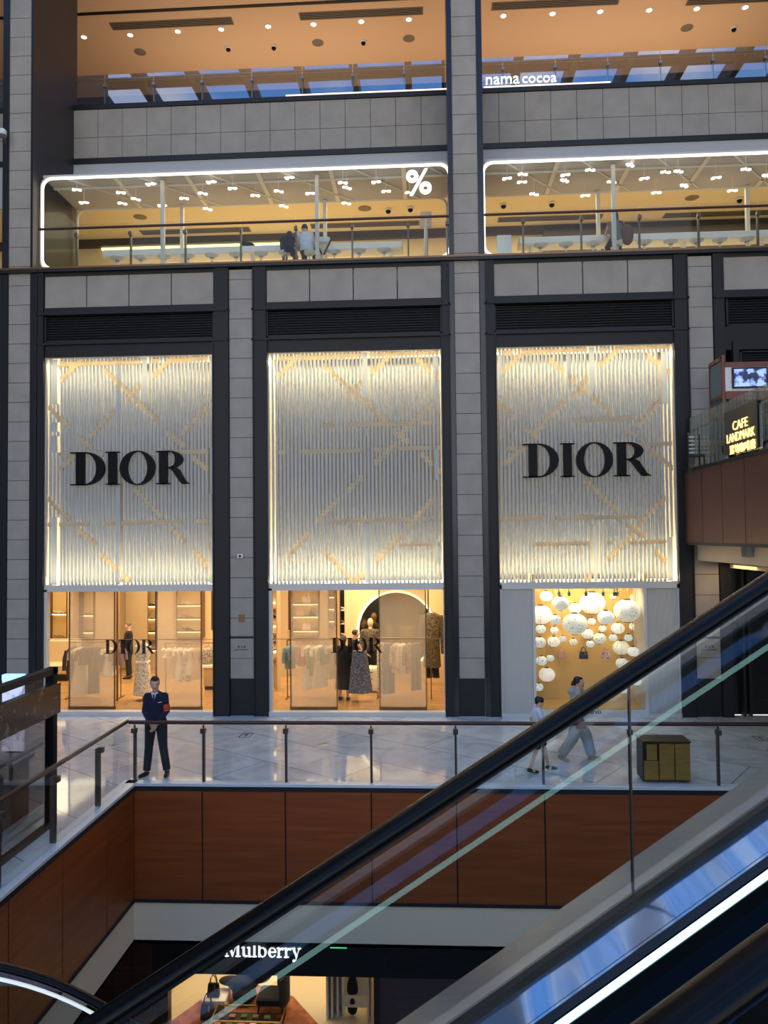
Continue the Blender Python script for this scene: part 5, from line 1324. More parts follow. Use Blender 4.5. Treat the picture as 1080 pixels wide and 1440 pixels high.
for d, nm in ((2.1, 'far'), (1.0, 'near')):
    sg = 1 if d > 1.5 else -1      # outward side
    sweep(line(d, -.971), rail_sec, EN).build('handrail', MT['rubber'], t, smooth=True)
    sweep(line(d, -1.01), [(-.012, .006), (.012, .006), (.012, .016), (-.012, .016)], EN).build('handrail_guide', MT['esc_black'], t)
    js = [.991+1.98*k for k in range(-7, 3)]; js = [S0_]+[j for j in js if S0_ < j < S1_]+[S1_]
    for a, b in zip(js[:-1], js[1:]):
        m = MB(); m.rings([[EP(s, d+o, c) for o, c in ((-.005, -1.61), (.005, -1.61), (.005, -.995), (-.005, -.995))] for s in (a+.003, b-.003)]); m.build('glass_panel', MT['glass_esc'], t)
        m = MB(); m.rings([[EP(s, d+o, c) for o, c in ((-.006, -1.61), (.006, -1.61), (.006, -.995), (-.006, -.995))] for s in (a-.0022, a+.0022)]); m.build('panel_edge', MT['post_dark'], t)
    sweep(line(d, 0), [(-.022, -1.637), (.022, -1.637), (.018, -1.597), (-.018, -1.597)], EN).build('gasket', MT['esc_black'], t)
    sweep(line(d, 0), [(sg*.02, -1.60), (sg*.25, -1.67), (sg*.25, -1.70), (sg*.02, -1.66)], EN).build('outer_deck', MT['deck_outer'], t)
    sweep(line(d, 0), [(sg*.22, -1.70), (sg*.25, -1.70), (sg*.25, -2.75), (sg*.22, -2.75)], EN).build('side_cladding', MT['steel_deck'], t)
    sweep(line(d, 0), [(-sg*.02, -1.620), (-sg*.13, -1.643), (-sg*.13, -1.652), (-sg*.02, -1.66)], EN).build('inner_deck', MT['steel_deck'], t)
    sweep(line(d, 0), [(-sg*.120, -1.6405), (-sg*.152, -1.655), (-sg*.152, -1.661), (-sg*.11, -1.68)], EN).build('deck_lip', MT['esc_black'], t)
    sweep(line(d, 0), [(-sg*.149, -1.660), (-sg*.149, -1.692), (-sg*.135, -1.692), (-sg*.135, -1.660)], EN).build('light_strip', MT['led_cyan'], t)
    sweep(line(d, 0), [(-sg*.153, -1.690), (-sg*.153, -1.735), (-sg*.13, -1.735), (-sg*.13, -1.690)], EN).build('light_trim', MT['esc_black'], t)
    sweep(line(d, 0), [(-sg*.150, -1.735), (-sg*.150, -2.35), (-sg*.12, -2.35), (-sg*.12, -1.735)], EN).build('skirt', MT['skirt'], t)
s = S0_; k = 0
while s < S1_-.4:
    m = MB(); z = EP(s, 0, 0).z-1.86
    p = [EP(s, 1.16, 0), EP(s, 1.94, 0), EP(s+.4, 1.94, 0), EP(s+.4, 1.16, 0)]
    vs = [(q.x, q.y, z) for q in p]+[(q.x, q.y, z-.25) for q in p]
    m.add(vs, [(0,1,2,3), (7,6,5,4), (0,4,5,1), (1,5,6,2), (2,6,7,3), (3,7,4,0)])
    for j in range(12):
        d0_ = 1.19+j*.062
        pa, pb, pc, pd = EP(s, d0_, 0), EP(s, d0_+.02, 0), EP(s+.4, d0_+.02, 0), EP(s+.4, d0_, 0)
        m.add([(q.x, q.y, z+.008) for q in (pa, pb, pc, pd)]+[(q.x, q.y, z) for q in (pa, pb, pc, pd)], [(0,1,2,3), (0,4,5,1), (1,5,6,2), (2,6,7,3), (3,7,4,0)])
    m.build('step', MT['step'], t); s += .4; k += 1
sweep([EP(S0_, 1.55, 0), EP(S1_, 1.55, 0)], [(-.77, -2.75), (.77, -2.75), (.77, -2.7), (-.77, -2.7)], EN).build('truss_underside', MT['esc_black'], t)
q = EP(S1_, 1.55, 0)
m = MB(); m.box(q.x+.1, 15, 0.3, 6.0, 4.9, 5.2)
struct('floor_upper_landing', m, MT['floor'], 'landing at the top of the near escalator')

# second escalator, lower left: lands on the left walkway and runs down to the right
t = thing('escalator', 'second escalator at the lower left corner, handrail bending down to the right', 'escalator', (-4.95, 5.1, 0))
def epath(off=0.0, x_end=5.0):
    pts = [(-6.6, 1.0), (-3.62, 1.0)]; R = 2.5
    for k in range(1, 13):
        a = radians(30*k/12); pts.append((-3.62+R*sin(a), 1.0-R*(1-cos(a))))
    lx, lz = pts[-1]; pts.append((lx+8.2, lz-8.2*T30))
    return pts
for Y, nm in ((5.66, 'far'), (4.56, 'near')):
    pts = [(x, Y, z-.03) for x, z in epath()]; sg = 1 if nm == 'far' else -1
    sweep(pts, rail_sec, (0, 1, 0)).build('handrail', MT['rubber'], t, smooth=True)
    sweep(pts, [(-.008, -.10), (.008, -.10), (.008, -.078), (-.008, -.078)], (0, 1, 0)).build('light_strip', emis('soft_white_strip_'+nm, (.86, .97, .92, 1), .6), t)
    a = 0
    idx = [0, 1, 6, 13, 14] if len(pts) > 14 else [0, len(pts)-1]
    for i0, i1 in zip(idx[:-1], idx[1:]):
        sweep(pts[i0:i1+1], [(-.005, -.68), (.005, -.68), (.005, -.03), (-.005, -.03)], (0, 1, 0)).build('glass_panel', MT['glass_esc'], t)
    sweep(pts, [(-.14, -.78), (.22, -.78), (.22, -.68), (-.14, -.68)], (0, 1, 0)).build('deck', MT['steel_deck'], t)
    sweep(pts, [(sg*.2, -1.7), (sg*.22, -1.7), (sg*.22, -.78), (sg*.2, -.78)], (0, 1, 0)).build('side_cladding', MT['esc_black'], t)
pts = epath(); lx, lz = pts[-2]
for k in range(19):
    m = MB(); x = lx+k*.4-.3; z = lz-1.03-k*.4*T30+.17
    m.box(x, x+.4, 4.72, 5.5, z-.25, z); m.build('step', MT['step'], t)
m = MB(); m.box(-6.4, lx-.3, 4.72, 5.5, -.25, 0.0); m.build('landing_plate', MT['step'], t)

# ================================================================== CAFE TERRACE, RIGHT
TX = 5.79
m = MB(); m.box(TX+.06, 15, 8, 17.66, 5.15, 5.35); m.box(TX+.06, 15, 17.55, 17.66, 3.9, 5.5)
struct('floor_terrace', m, MT['cream_plaster'], 'terrace floor slab')
t = thing('terrace_parapet', 'reddish brown perforated metal parapet of the terrace at the right edge', 'parapet', (TX, 17.6, 3.87))
y = 17.6; i = 0
while y > 8.2:
    m = MB(); m.box(TX, TX+.05, y-1.08, y-.012, 3.90, 5.47); m.build('panel', MT['copper'], t); y -= 1.09
m = MB(); m.box(TX-.02, TX+.07, 8, 17.64, 5.47, 5.53); m.build('top_trim', MT['dark'], t)
m = MB(); m.box(TX-.02, TX+.07, 8, 17.64, 3.85, 3.91); m.build('bottom_trim', MT['dark'], t)
t = thing('glass_balustrade', 'greenish glass balustrade on top of the brown terrace parapet', 'railing', (TX, 17.6, 5.53))
gy = [17.52, 15.3, 13.75, 12.2, 10.6, 9.0]
for a, b in zip(gy[:-1], gy[1:]):
    m = MB(); m.box(TX+.02, TX+.034, b+.01, a-.01, 5.53, 6.64); m.build('glass_panel', MT['glass_terrace'], t)
for y in gy[1:]+[17.45]:
    m = MB(); m.box(TX+.04, TX+.09, y-.02, y+.02, 5.5, 6.35); m.build('post', MT['steel'], t)
m = MB(); m.tube([(TX+.11, 17.5, 6.38), (TX+.11, 9, 6.38)], .022, 8); m.build('handrail', MT['steel'], t, smooth=True)
# neon sign on the terrace glass
t = thing('neon_sign', 'yellow glowing cafe sign on a dark board fixed to the terrace glass', 'sign', (TX, 15.0, 5.6))
a, b = atx(1020, 600, TX), atx(1066, 600, TX)
m = MB(); m.box(TX-.02, TX-.008, b.y, a.y, 5.60, 6.42); m.build('board', mat('dark_olive_board', rgb(56, 54, 44), .5), t)
for w, xa, xb, yb, ht, nm in (('CAFE', 1031, 1052, (606, 601), .17, 'first_line'), ('LANDMARK', 1023, 1062, (624, 612), .165, 'second_line'), ('置地咖啡廳', 1027, 1063, (640, 629), .18, 'third_line')):
    pa = atx(xa, yb[0], TX-.03); pb = atx(xb, yb[1], TX-.03)
    text_solid(w, abs(pa.y-pb.y), (TX-.03, pa.y, pa.z), (0, -1, 0), (0, 0, 1), -.015, height=ht).build(nm, MT['led_neon'], t)
# fascia under the terrace
m = MB(); m.box(6.06, 6.2, 8, 17.64, 3.50, 3.86); m.box(6.2, 15, 8, 17.64, 3.80, 3.88)
struct('wall_terrace_fascia', m, MT['cream_plaster'], 'cream fascia below the brown terrace parapet')
m = MB(); m.box(6.75, 6.95, 8, 17.60, 3.33, 3.42); m.box(6.95, 15, 8, 17.6, 3.36, 3.44)
struct('trim_14', m, MT['cream_plaster'], 'cream ledge below the terrace')
q = atx(1057, 775, 6.06); t = thing('wall_speaker', 'small grey box speaker on the cream fascia under the terrace', 'speaker', tuple(q))
m = MB(); m.cbox(6.0-.08, 6.05, q.y-.11, q.y+.11, q.z-.11, q.z+.11, .01); m.build('case', mat('grey_plastic', rgb(150, 146, 142), .6), t)
m = MB(); m.box(5.98-.075, 6.0-.075, q.y-.09, q.y+.09, q.z-.09, q.z+.09); m.build('grille', mat('grey_mesh', rgb(120, 116, 112), .8), t)
# television and frosted screen frame
Y = 16.4
xa, xb = at(1029, 530, Y).x, at(1079, 530, Y).x; zb, zt = at(1050, 546, Y).z, at(1050, 517, Y).z
t = thing('television', 'wall television showing four blue camera views above the terrace', 'television', (xa, Y, zb))
m = MB(); m.box(xa, xb, Y-.04, Y, zb, zt); m.build('case', MT['black'], t)
scr = pattern('blue_camera_picture', (.02, .03, .08, 1), (.35, .50, 1.0, 1), 5.5, .5, .3, emit=.9)
for i, (u, v) in enumerate(((0, 0), (1, 0), (0, 1), (1, 1))):
    w = (xb-xa-.06)/2; h = (zt-zb-.06)/2
    m = MB(); m.box(xa+.03+u*w+.004, xa+.03+(u+1)*w-.004, Y-.045, Y-.039, zb+.03+v*h+.004, zb+.03+(v+1)*h-.004); m.build('picture', scr, t)
t = thing('timber_screen', 'reddish wooden frame with a frosted glass panel left of the television', 'screen', (6.25, 16.0, 5.35))
fa, fb = at(1000, 560, 17.0), at(1016, 560, 16.1)
X1 = 6.26; ya, yb = atx(999, 540, X1).y, atx(1017, 540, X1).y
zt2 = atx(1017, 506, X1).z; zlow = atx(1010, 560, X1).z
m = MB(); m.box(X1-.03, X1+.03, yb-.04, yb+.04, 5.35, zt2+.1); m.box(X1-.02, X1+.02, ya-.03, ya+.03, 5.35, zt2+.04); m.box(X1-.03, X1+.03, yb, ya, zt2, zt2+.08); m.box(X1-.02, X1+.02, yb, ya, zlow-.04, zlow+.03); m.build('frame', MT['red_wood'], t)
m = MB(); m.box(X1-.006, X1+.006, yb+.04, ya-.03, zlow+.03, zt2); m.build('frosted_pane', glass('frosted_glass', (.8, .85, .85, 1), .6, 0, .2, rgb(170, 186, 186), .7), t)
m = MB(); m.box(X1-.006, X1+.006, yb+.04, ya-.03, 5.35, zlow-.04); m.build('lower_pane', glass('frosted_glass_2', (.7, .75, .75, 1), .6, 0, .2, rgb(130, 140, 140), .6), t)
t = thing('television_wall', 'white panel with a wooden beam carrying the television', 'panel', (xa-.2, Y, zb-.2))
m = MB(); m.box(at(1018, 530, Y+.05).x, xb+.6, Y+.01, Y+.07, zb-.05, zt+.02); m.build('panel', MT['white'], t)
m = MB(); m.box(at(1018, 530, Y+.05).x, xb+.6, Y-.02, Y+.09, zb-.22, zb-.06); m.box(at(1018, 530, Y+.05).x, xb+.6, Y-.02, Y+.09, zt+.02, zt+.12); m.build('beam', MT['red_wood'], t)
for j, (a, tx) in enumerate(((978, 'left one'), (993, 'right one'))):
    q = at(a, 640, 16.9); t = thing('terrace_chair', 'dark slatted terrace chair behind the greenish glass, %s of the pair' % tx, 'chair', (q.x, 16.9, 5.35), None)
    m = MB(); m.box(q.x-.13, q.x+.13, 16.7, 17.0, 5.75, 5.79); m.build('seat', MT['black'], t)
    m = MB(); 
    for k in range(5): m.box(q.x-.12, q.x+.12, 16.98, 17.0, 5.84+k*.085, 5.87+k*.085)
    m.build('backrest', MT['white_frame'], t)
    for sx in (-.12, .12):
        for yy in (16.71, 16.98):
            m = MB(); m.cyl((q.x+sx, yy, 5.35), (q.x+sx, yy, 6.24 if yy > 16.8 else 5.76), .014, 8); m.build('leg', MT['black'], t)

# ================================================================== LOWER SHOP
LY = 14.3
m = MB(); m.box(-5.16, 1.21, LY, LY+.12, -3.95, -2.6)
t = m.build('shop_sign_band', mat('black_sign_band', rgb(18, 19, 18), .35)); tag(t, 'wide black fascia board of the lower shop', 'sign board')
# serif lower-case lettering
def serif_word(x0, x1, zb, H):
    adv = {'M': 1.13, 'u': .68, 'l': .36, 'b': .68, 'e': .60, 'r': .48, 'y': .66}
    w = 'Mulberry'; tot = sum(adv[c] for c in w); k = (x1-x0)/tot; x = x0; out = []
    ax, az = (1, 0, 0), (0, 0, 1); th = .10; tn = .05; se = .04; xh = .64
    for ch in w:
        m = MB(); S = k; o = (0, 0, 0)
        def R(a, b, c, d): m.prism([(a, c), (b, c), (b, d), (a, d)], o, ax, az, -.03/S)
        def Q(p): m.prism(p, o, ax, az, -.03/S)
        def ST(L, P_): m.strip(L, P_, o, ax, az, -.03/S)
        if ch == 'M':
            Q([(.14, 0), (.19, 0), (.21, 1), (.14, 1)]); R(.04, .30, 0, se); R(.03, .2, 1-se, 1); Q([(.15, 1), (.32, 1), (.60, .12), (.54, 0), (.52, 0)]); Q([(.52, 0), (.56, 0), (.90, 1), (.83, 1)]); R(.82, .97, 0, 1); R(.73, 1.07, 0, se); R(.85, 1.06, 1-se, 1)
        if ch == 'u':
            R(.08, .21, .16, xh); R(.01, .2, xh-se, xh); ST(arc2(.30, .2, .22, .21, 180, 300), arc2(.32, .22, .12, .15, 180, 300)); R(.45, .58, 0, xh); R(.37, .5, xh-se, xh); R(.5, .66, 0, se)
        if ch == 'l': R(.11, .24, 0, 1.05); R(.02, .34, 0, se); R(.03, .2, 1.05-se, 1.05)
        if ch == 'b':
            R(.08, .20, 0, 1.05); R(.0, .15, 1.05-se, 1.05); ST(arc2(.35, .32, .28, .33, -170, 150, 24), arc2(.34, .32, .15, .29, -170, 150, 24))
        if ch == 'e':
            ST(arc2(.31, .32, .27, .33, 5, 325, 24), arc2(.33, .32, .15, .29, 5, 325, 24)); R(.12, .57, .32, .37)
        if ch == 'r':
            R(.08, .21, 0, xh); R(.0, .33, 0, se); R(.0, .15, xh-se, xh); ST(arc2(.36, .44, .2, .2, 160, 50), arc2(.38, .42, .12, .13, 160, 50)); m.prism(arc2(.42, .56, .065, .065, 0, 330, 11), o, ax, az, -.03/S)
        if ch == 'y':
            Q([(.06, xh), (.21, xh), (.39, .06), (.32, 0)]); Q([(.30, .02), (.36, .02), (.58, xh), (.51, xh)]); R(.0, .28, xh-se, xh); R(.42, .66, xh-se, xh); ST([(.34, .1), (.28, -.12), (.16, -.25)], [(.41, .1), (.33, -.16), (.18, -.30)]); m.prism(arc2(.15, -.22, .07, .07, 0, 330, 11), o, ax, az, -.03/S)
        for v in m.v: v.x = x+v.x*S; v.z = zb+v.z*H; v.y = LY-.01+v.y*S
        out.append((ch, m)); x += adv[ch]*k
    return out
p0_, p1_ = at(316, 1346, LY), at(424, 1347, LY); H = at(330, 1323, LY).z-at(330, 1343.5, LY).z
t = thing('shop_lettering', 'glowing white Mulberry lettering on the black band of the lower shop', 'sign', (p0_.x, LY, p0_.z))
for ch, m in serif_word(p0_.x, p1_.x, at(330, 1344, LY).z, H): m.build('letter_'+ch.lower(), MT['led_letters'], t)
q = at(476, 1330, 13.9)
t = thing('exit_sign', 'green glowing exit sign hanging before the lower shop board', 'exit sign', tuple(q))
m = MB(); m.box(q.x-.15, q.x+.15, 13.9, 13.93, q.z-.02, q.z+.14); m.build('case', MT['black'], t)
m = MB(); m.box(q.x-.15, q.x+.15, 13.885, 13.9, q.z-.04, q.z-.025); m.build('edge_light', MT['led_green'], t)
text_solid('出口', .16, (q.x-.10, 13.895, q.z-.01), (1,0,0), (0,0,1), -.004, height=.10).build('lettering', MT['led_green'], t)
m = MB(); m.cyl((q.x, 13.915, q.z+.14), (q.x, 13.915, -2.6), .01, 6); m.build('stem', MT['black'], t)
# shell of the lower shop
m = MB(); m.box(-5.4, -4.88, LY, LY+.2, -5.2, -3.95); m.box(-1.06, -.95, LY, LY+.2, -5.2, -3.95); m.box(-9, -5.16, LY-.05, LY+.2, -5.2, -2.6)
struct('wall_lower_dark', m, MT['wood_dark'], 'dark brown wall beside the lower shop')
m = MB()
for xx in (-5.9, -5.55, -6.4, -7.1): m.box(xx, xx+.012, LY-.06, LY-.05, -5.2, -2.6)
struct('trim_15', m, MT['black'])
m = MB(); m.box(-.95, 6, LY+.02, LY+.1, -5.2, -3.9); m.box(1.21, 6, LY, LY+.1, -3.95, -2.6)
struct('wall_lower_brown', m, mat('brown_tinted_glazing', rgb(88, 70, 64), .3), 'brown tinted glazing right of the lower shop')
m = MB(); m.box(-5.3, 1.3, 19, 19.1, -5.2, -2.6); m.box(-5.4, -5.3, LY, 19, -5.2, -2.6); m.box(-.95, -.85, LY+.2, 19, -5.2, -2.6)
struct('wall_lower_shop', m, MT['cream_wall'], 'cream walls of the lower shop')
m = MB(); m.box(-5.3, -.95, LY+.02, 19, -5.2, -5.18)
struct('floor_lower_shop', m, mat('cream_shop_floor', rgb(224, 204, 168), .4), 'cream floor of the lower shop')
m = MB(); m.box(-4.88, -1.06, LY+.02, LY+.03, -5.18, -3.95); tag(m.build('shop_glass', MT['glass_shop']), 'large window pane of the lower shop', 'window', kind='structure')
pts = [atz(a, b, -5.18) for a, b in ((228, 1446), (285, 1405), (345, 1380), (412, 1402), (452, 1446))]
pts = [Vector((max(-5.2, p.x), min(18.5, max(LY+.1, p.y)), -5.18)) for p in pts]
m = MB(); n_ = len(pts); m.add([(p.x, p.y, -5.18) for p in pts]+[(p.x, p.y, -5.165) for p in pts], [tuple(range(n_)), tuple(reversed(range(n_, 2*n_)))]+[(i, i+n_, (i+1) % n_+n_, (i+1) % n_) for i in range(n_)])
tag(m.build('rug', pattern('rust_wood_rug', rgb(150, 84, 44), rgb(176, 104, 60), 5, .5)), 'rust coloured floor area under the vitrine and chair of the lower shop', 'rug')
# vitrine with small leather goods
xa, xb = at(298, 1430, 14.7).x, at(396, 1430, 14.7).x; zt = at(345, 1412, 15.15).z
t = thing('glass_vitrine', 'brass framed glass vitrine with small leather goods in the lower shop', 'display case', (xa, 14.6, -5.2))
za = -5.17
m = MB()
for x in (xa, xb):
    for y in (14.62, 15.12): m.box(x-.012, x+.012, y-.012, y+.012, za, zt)
    m.box(x-.012, x+.012, 14.62, 15.12, zt-.02, zt)
for y in (14.62, 15.12): m.box(xa, xb, y-.012, y+.012, zt-.02, zt)
m.build('frame', MT['gold'], t)
m = MB(); m.box(xa, xb, 14.62, 15.12, za, zt-.14); m.build('tray', MT['black'], t)
m = MB(); m.box(xa, xb, 14.62, 15.12, zt-.012, zt-.004); m.build('top_pane', MT['glass_shop'], t)
wc = [mat('pink_leather_goods', rgb(214, 120, 120), .5), mat('white_leather_goods', rgb(230, 226, 220), .5), mat('green_leather_goods', rgb(90, 110, 80), .5), mat('red_leather_goods', rgb(170, 50, 44), .5), mat('tan_leather_goods', rgb(180, 130, 80), .5)]
for r in range(2):
    for k in range(6):
        x = xa+.10+k*(xb-xa-.2)/5; y = 14.72+r*.24; m = MB(); m.cbox(x-.06, x+.06, y-.05, y+.05, zt-.14, zt-.10, .006)
        tag(m.build('wallet', wc[(k*2+r*3) % 5]), 'small leather wallet, %s from the left in the %s row of the glass vitrine' % (nth(k), ['front', 'back'][r]), 'wallet', 'wallets in the vitrine')
# armchair
cx = at(385, 1400, 15.25).x
t = thing('armchair', 'dark curved armchair in the lower shop', 'chair', (cx, 15.3, -5.2))
m = MB(); m.cbox(cx-.30, cx+.22, 15.0, 15.5, -4.95, -4.80, .03); m.build('seat', MT['black_cloth'], t, smooth=True)
m = MB(); R0 = []
for k in range(11):
    a = radians(-60+k*15); R0.append([(cx+.02+.30*cos(a)*(1 if j < 2 else .85), 15.25+.30*sin(a)*(1 if j < 2 else .85), -4.95+(.62 if j in (1, 2) else 0)-(.12*abs(a) if j in (1, 2) else 0)) for j in range(4)])
m.rings(R0); m.build('backrest', MT['charcoal'], t, smooth=True)
for sx, sy_ in ((-.25, 15.05), (.2, 15.05), (-.25, 15.45), (.2, 15.45)):
    m = MB(); m.tube([(cx+sx, sy_, -4.95), (cx+sx*1.1, sy_, -5.18)], [.02, .012], 8); m.build('leg', MT['black'], t)
# coat thrown on the low bench
cx = at(342, 1395, 15.6).x
m = MB(); m.ell((cx, 15.6, -4.85), (.30, .22, .16)); m.ell((cx-.25, 15.6, -4.80), (.25, .14, .08)); m.ell((cx+.32, 15.7, -4.68), (.26, .18, .20)); m.ell((cx+.05, 15.5, -5.0), (.25, .2, .18))
tag(remesh(m, 'dark_coat', MT['charcoal'], None, .02, 6), 'dark coat lying in a heap behind the plinth of the lower shop', 'coat')
xa, xb = at(284, 1410, 15.2).x, at(317, 1410, 15.2).x; zt = at(300, 1397, 15.4).z
t = thing('display_plinth', 'white cube plinth with black bags in the lower shop', 'plinth', (xa, 15.2, -5.2))
m = MB(); m.cbox(xa, xb, 15.15, 15.6, -5.18, zt, .006); m.build('cube', C['white'], t)
bag((xa+xb)/2-.03, 15.3, zt, .24, .26, MT['black_cloth'], 'black upright handbag on the white plinth of the lower shop')
bag((xa+xb)/2-.05, 14.95, -5.165, .26, .30, MT['shoe'], 'black handbag standing before the white plinth')
# shelving with bags
xa, xb = at(459, 1400, 15.1).x, at(524, 1400, 15.1).x
t = thing('shop_shelving', 'cream shelving with vertical uprights at the right of the lower shop', 'shelf', (xa, 15.1, -5.2))
m = MB(); m.box(xa, xb, 15.45, 15.5, -5.18, -3.0); m.build('back_panel', C['white'], t)
for k, u in enumerate((0.0, .10, .22, .34, .93, 1.0)):
    x = xa+(xb-xa-.04)*u; m = MB(); m.box(x, x+.04, 15.05+.05*k*(k < 4), 15.45, -5.18, -3.0); m.build('upright', C['white'], t)
for z in (-4.95, -4.35, -3.8):
    m = MB(); m.box(xa+(xb-xa)*.36, xb-.04, 15.1, 15.45, z-.02, z); s_ = m.build('shelf', C['white'], t)
    m = MB(); m.box(xa+(xb-xa)*.38, xb-.06, 15.40, 15.42, z-.04, z-.025); m.build('light_strip', MT['led_soft'], s_)
x = xa+(xb-xa)*.55
m = MB(); m.rings([[(x+.03*cos(a), 15.3+.03*sin(a), -4.32+.0) for a in [2*pi*k/12 for k in range(12)]] if False else [(x+r*cos(2*pi*k/12), 15.25+.5*r*sin(2*pi*k/12), z) for k in range(12)] for z, r in ((-4.80, .09), (-4.75, .11), (-4.60, .10), (-4.45, .06), (-4.38, .02))])
tag(m.build('hanging_bag', MT['black_cloth'], smooth=True), 'black bag hanging in the cream shelving', 'bag')
m = MB(); m.ell((x, 15.25, -4.22), (.09, .06, .08)); m.ell((x-.04, 15.25, -4.16), (.04, .04, .05))
tag(remesh(m, 'brown_bag', mat('brown_leather', rgb(90, 50, 34), .5), None, .012), 'small brown bag above the black one in the cream shelving', 'bag')
m = MB(); m.ell((x, 15.2, -5.05), (.10, .07, .12)); m.ell((x, 15.2, -4.92), (.05, .05, .06))
tag(remesh(m, 'dark_bag', MT['black_cloth'], None, .012), 'dark bag on the lowest visible level of the cream shelving', 'bag')

# ================================================================== PEOPLE
def figure(label, loc, rotz, h, J=None, top=None, bottom=None, hair='short', hairm='hair', vox=.012, head_yaw=0, head_pitch=0, shoes=None, sleeves=True, short_sleeve=False, shorts=False, jacket_hem=.78, loose=1.0, hands='down', skirt=False, face=True, skin=None):
    k = h/1.75
    j = dict(pel=(0, 0, .95), bel=(0, -.01, 1.10), che=(0, -.005, 1.30), nek=(0, .0, 1.46), hed=(0, -.02, 1.62),
             lsh=(.175, 0, 1.42), lel=(.235, .02, 1.14), lwr=(.225, -.06, .90), rsh=(-.175, 0, 1.42), rel=(-.235, .02, 1.14), rwr=(-.225, -.06, .90),
             lhi=(.09, 0, .93), lkn=(.10, -.01, .50), lan=(.11, .02, .08), rhi=(-.09, 0, .93), rkn=(-.10, -.01, .50), ran=(-.11, .02, .08), lto=None, rto=None)
    if J: j.update(J)
    V = {a: Vector(b) for a, b in j.items() if b is not None}
    T = Matrix.Translation(loc) @ Matrix.Rotation(rotz, 4, 'Z') @ Matrix.Scale(k, 4)
    t = thing('person', label, 'person', loc)
    sk = skin or MT['skin']
    HR = Matrix.Rotation(head_yaw, 3, 'Z') @ Matrix.Rotation(head_pitch, 3, 'X')
    hc = V['hed']
    def hp(p): return hc + HR @ Vector(p)
    b = MB(T)
    b.ell(hc, (.078, .096, .110), 18, 14, HR); b.ell(hp((0, -.022, -.065)), (.055, .062, .052), 14, 10, HR); b.ell(hp((0, -.075, -.10)), (.024, .018, .018), 10, 8, HR)
    b.limb([hp((0, -.088, .015)), hp((0, -.108, -.022))], [.011, .016], 8)           # nose
    b.ell(hp((0, -.088, -.058)), (.024, .012, .012), 10, 8, HR)                       # lips
    for s in (-1, 1):
        b.ell(hp((s*.074, .005, -.01)), (.012, .022, .032), 10, 8, HR)                # ears
        b.ell(hp((s*.034, -.074, -.028)), (.024, .016, .02), 8, 6, HR)                # cheeks
    b.limb([V['nek']+Vector((0, .005, -.04)), hc+Vector((0, .02, -.07))], [.056, .052])
    b.ell(V['che'], (.155, .10, .17)); b.ell(V['bel'], (.135, .095, .15)); b.ell(V['pel'], (.155, .105, .12))
    b.limb([V['lsh']+Vector((0, 0, -.035)), V['nek']+Vector((0, .01, -.08)), V['rsh']+Vector((0, 0, -.035))], [.042, .05, .042])
    for s in 'lr':
        b.limb([V[s+'sh']+Vector((0, 0, -.03)), V[s+'el'], V[s+'wr']], [.044, .037, .027])
        b.limb([V[s+'hi'], V[s+'kn'], V[s+'an']], [.085, .054, .038]); 
        d = (V[s+'wr']-V[s+'el']).normalized(); sd = Vector((0, 1, 0)) if abs(d.y) < .8 else Vector((1, 0, 0)); sd = (sd-d*sd.dot(d)).normalized()
        if hands == 'clasped': sd = Vector((0, 0, 1)); sd = (sd-d*sd.dot(d)).normalized()
        nn = d.cross(sd); inw = -1 if s == 'l' else 1
        w0 = V[s+'wr']; RM = Matrix((sd, nn, d)).transposed()
        b.ell(w0+d*.05, (.040, .017, .05), 12, 8, RM)
        for q in range(4):
            f0 = w0+d*.085+sd*(.027-.018*q); ln = (.066, .076, .071, .056)[q]; cl = nn*(inw*-.018)
            b.limb([f0, f0+d*ln*.5+cl*.4, f0+d*ln*.92+cl*1.5], [.0095, .0088, .0078], 7)
        f0 = w0+d*.03+sd*.034; b.limb([f0, f0+sd*.022+d*.03, f0+sd*.026+d*.058], [.012, .0105, .009], 7)
        an = V[s+'an']; to = V.get(s+'to') or (an+Vector((0, -.15, -.055)))
        b.limb([an, an+Vector((0, .02, -.04)), to], [.037, .032, .022])
    remesh(b, 'body', sk, t, vox)
    # hair
    g = MB(T)
    g.ell(hp((0, .028, .036)), (.080, .084, .084), 18, 12, HR)
    g.ell(hp((0, -.030, .082)), (.060, .052, .030), 14, 10, HR)
    for s in (-1, 1): g.ell(hp((s*.066, .02, .01)), (.018, .045, .045), 10, 8, HR)
    if hair == 'long': g.limb([hp((0, .07, .0)), hp((0, .09, -.14)), V['nek']+Vector((0, .10, -.22))], [.075, .075, .05])
    if hair == 'bun': g.ell(hp((0, .105, -.025)), (.04, .04, .045)); g.ell(hp((0, .12, -.06)), (.028, .028, .03)); g.ell(hp((0, .07, -.03)), (.06, .04, .05))
    if hair == 'bowl': g.ell(hp((0, -.01, .035)), (.088, .094, .078), 16, 10, HR); g.ell(hp((0, .05, -.02)), (.07, .05, .06))
    remesh(g, 'hair', MT[hairm], t, vox*.85, 2)
    if face:
        for s in (-1, 1):
            e = MB(T); e.ell(hp((s*.030, -.083, .006)), (.009, .005, .004), 10, 6, HR); e.build('eye', MT['black'], t, smooth=True)
            e = MB(T); e.ell(hp((s*.031, -.086, .024)), (.016, .005, .003), 10, 6, HR); e.build('eyebrow', MT[hairm], t, smooth=True)
        e = MB(T); e.ell(hp((0, -.099, -.058)), (.022, .004, .006), 10, 6, HR); e.build('mouth', mat('lip', rgb(140, 80, 74), .6), t, smooth=True)
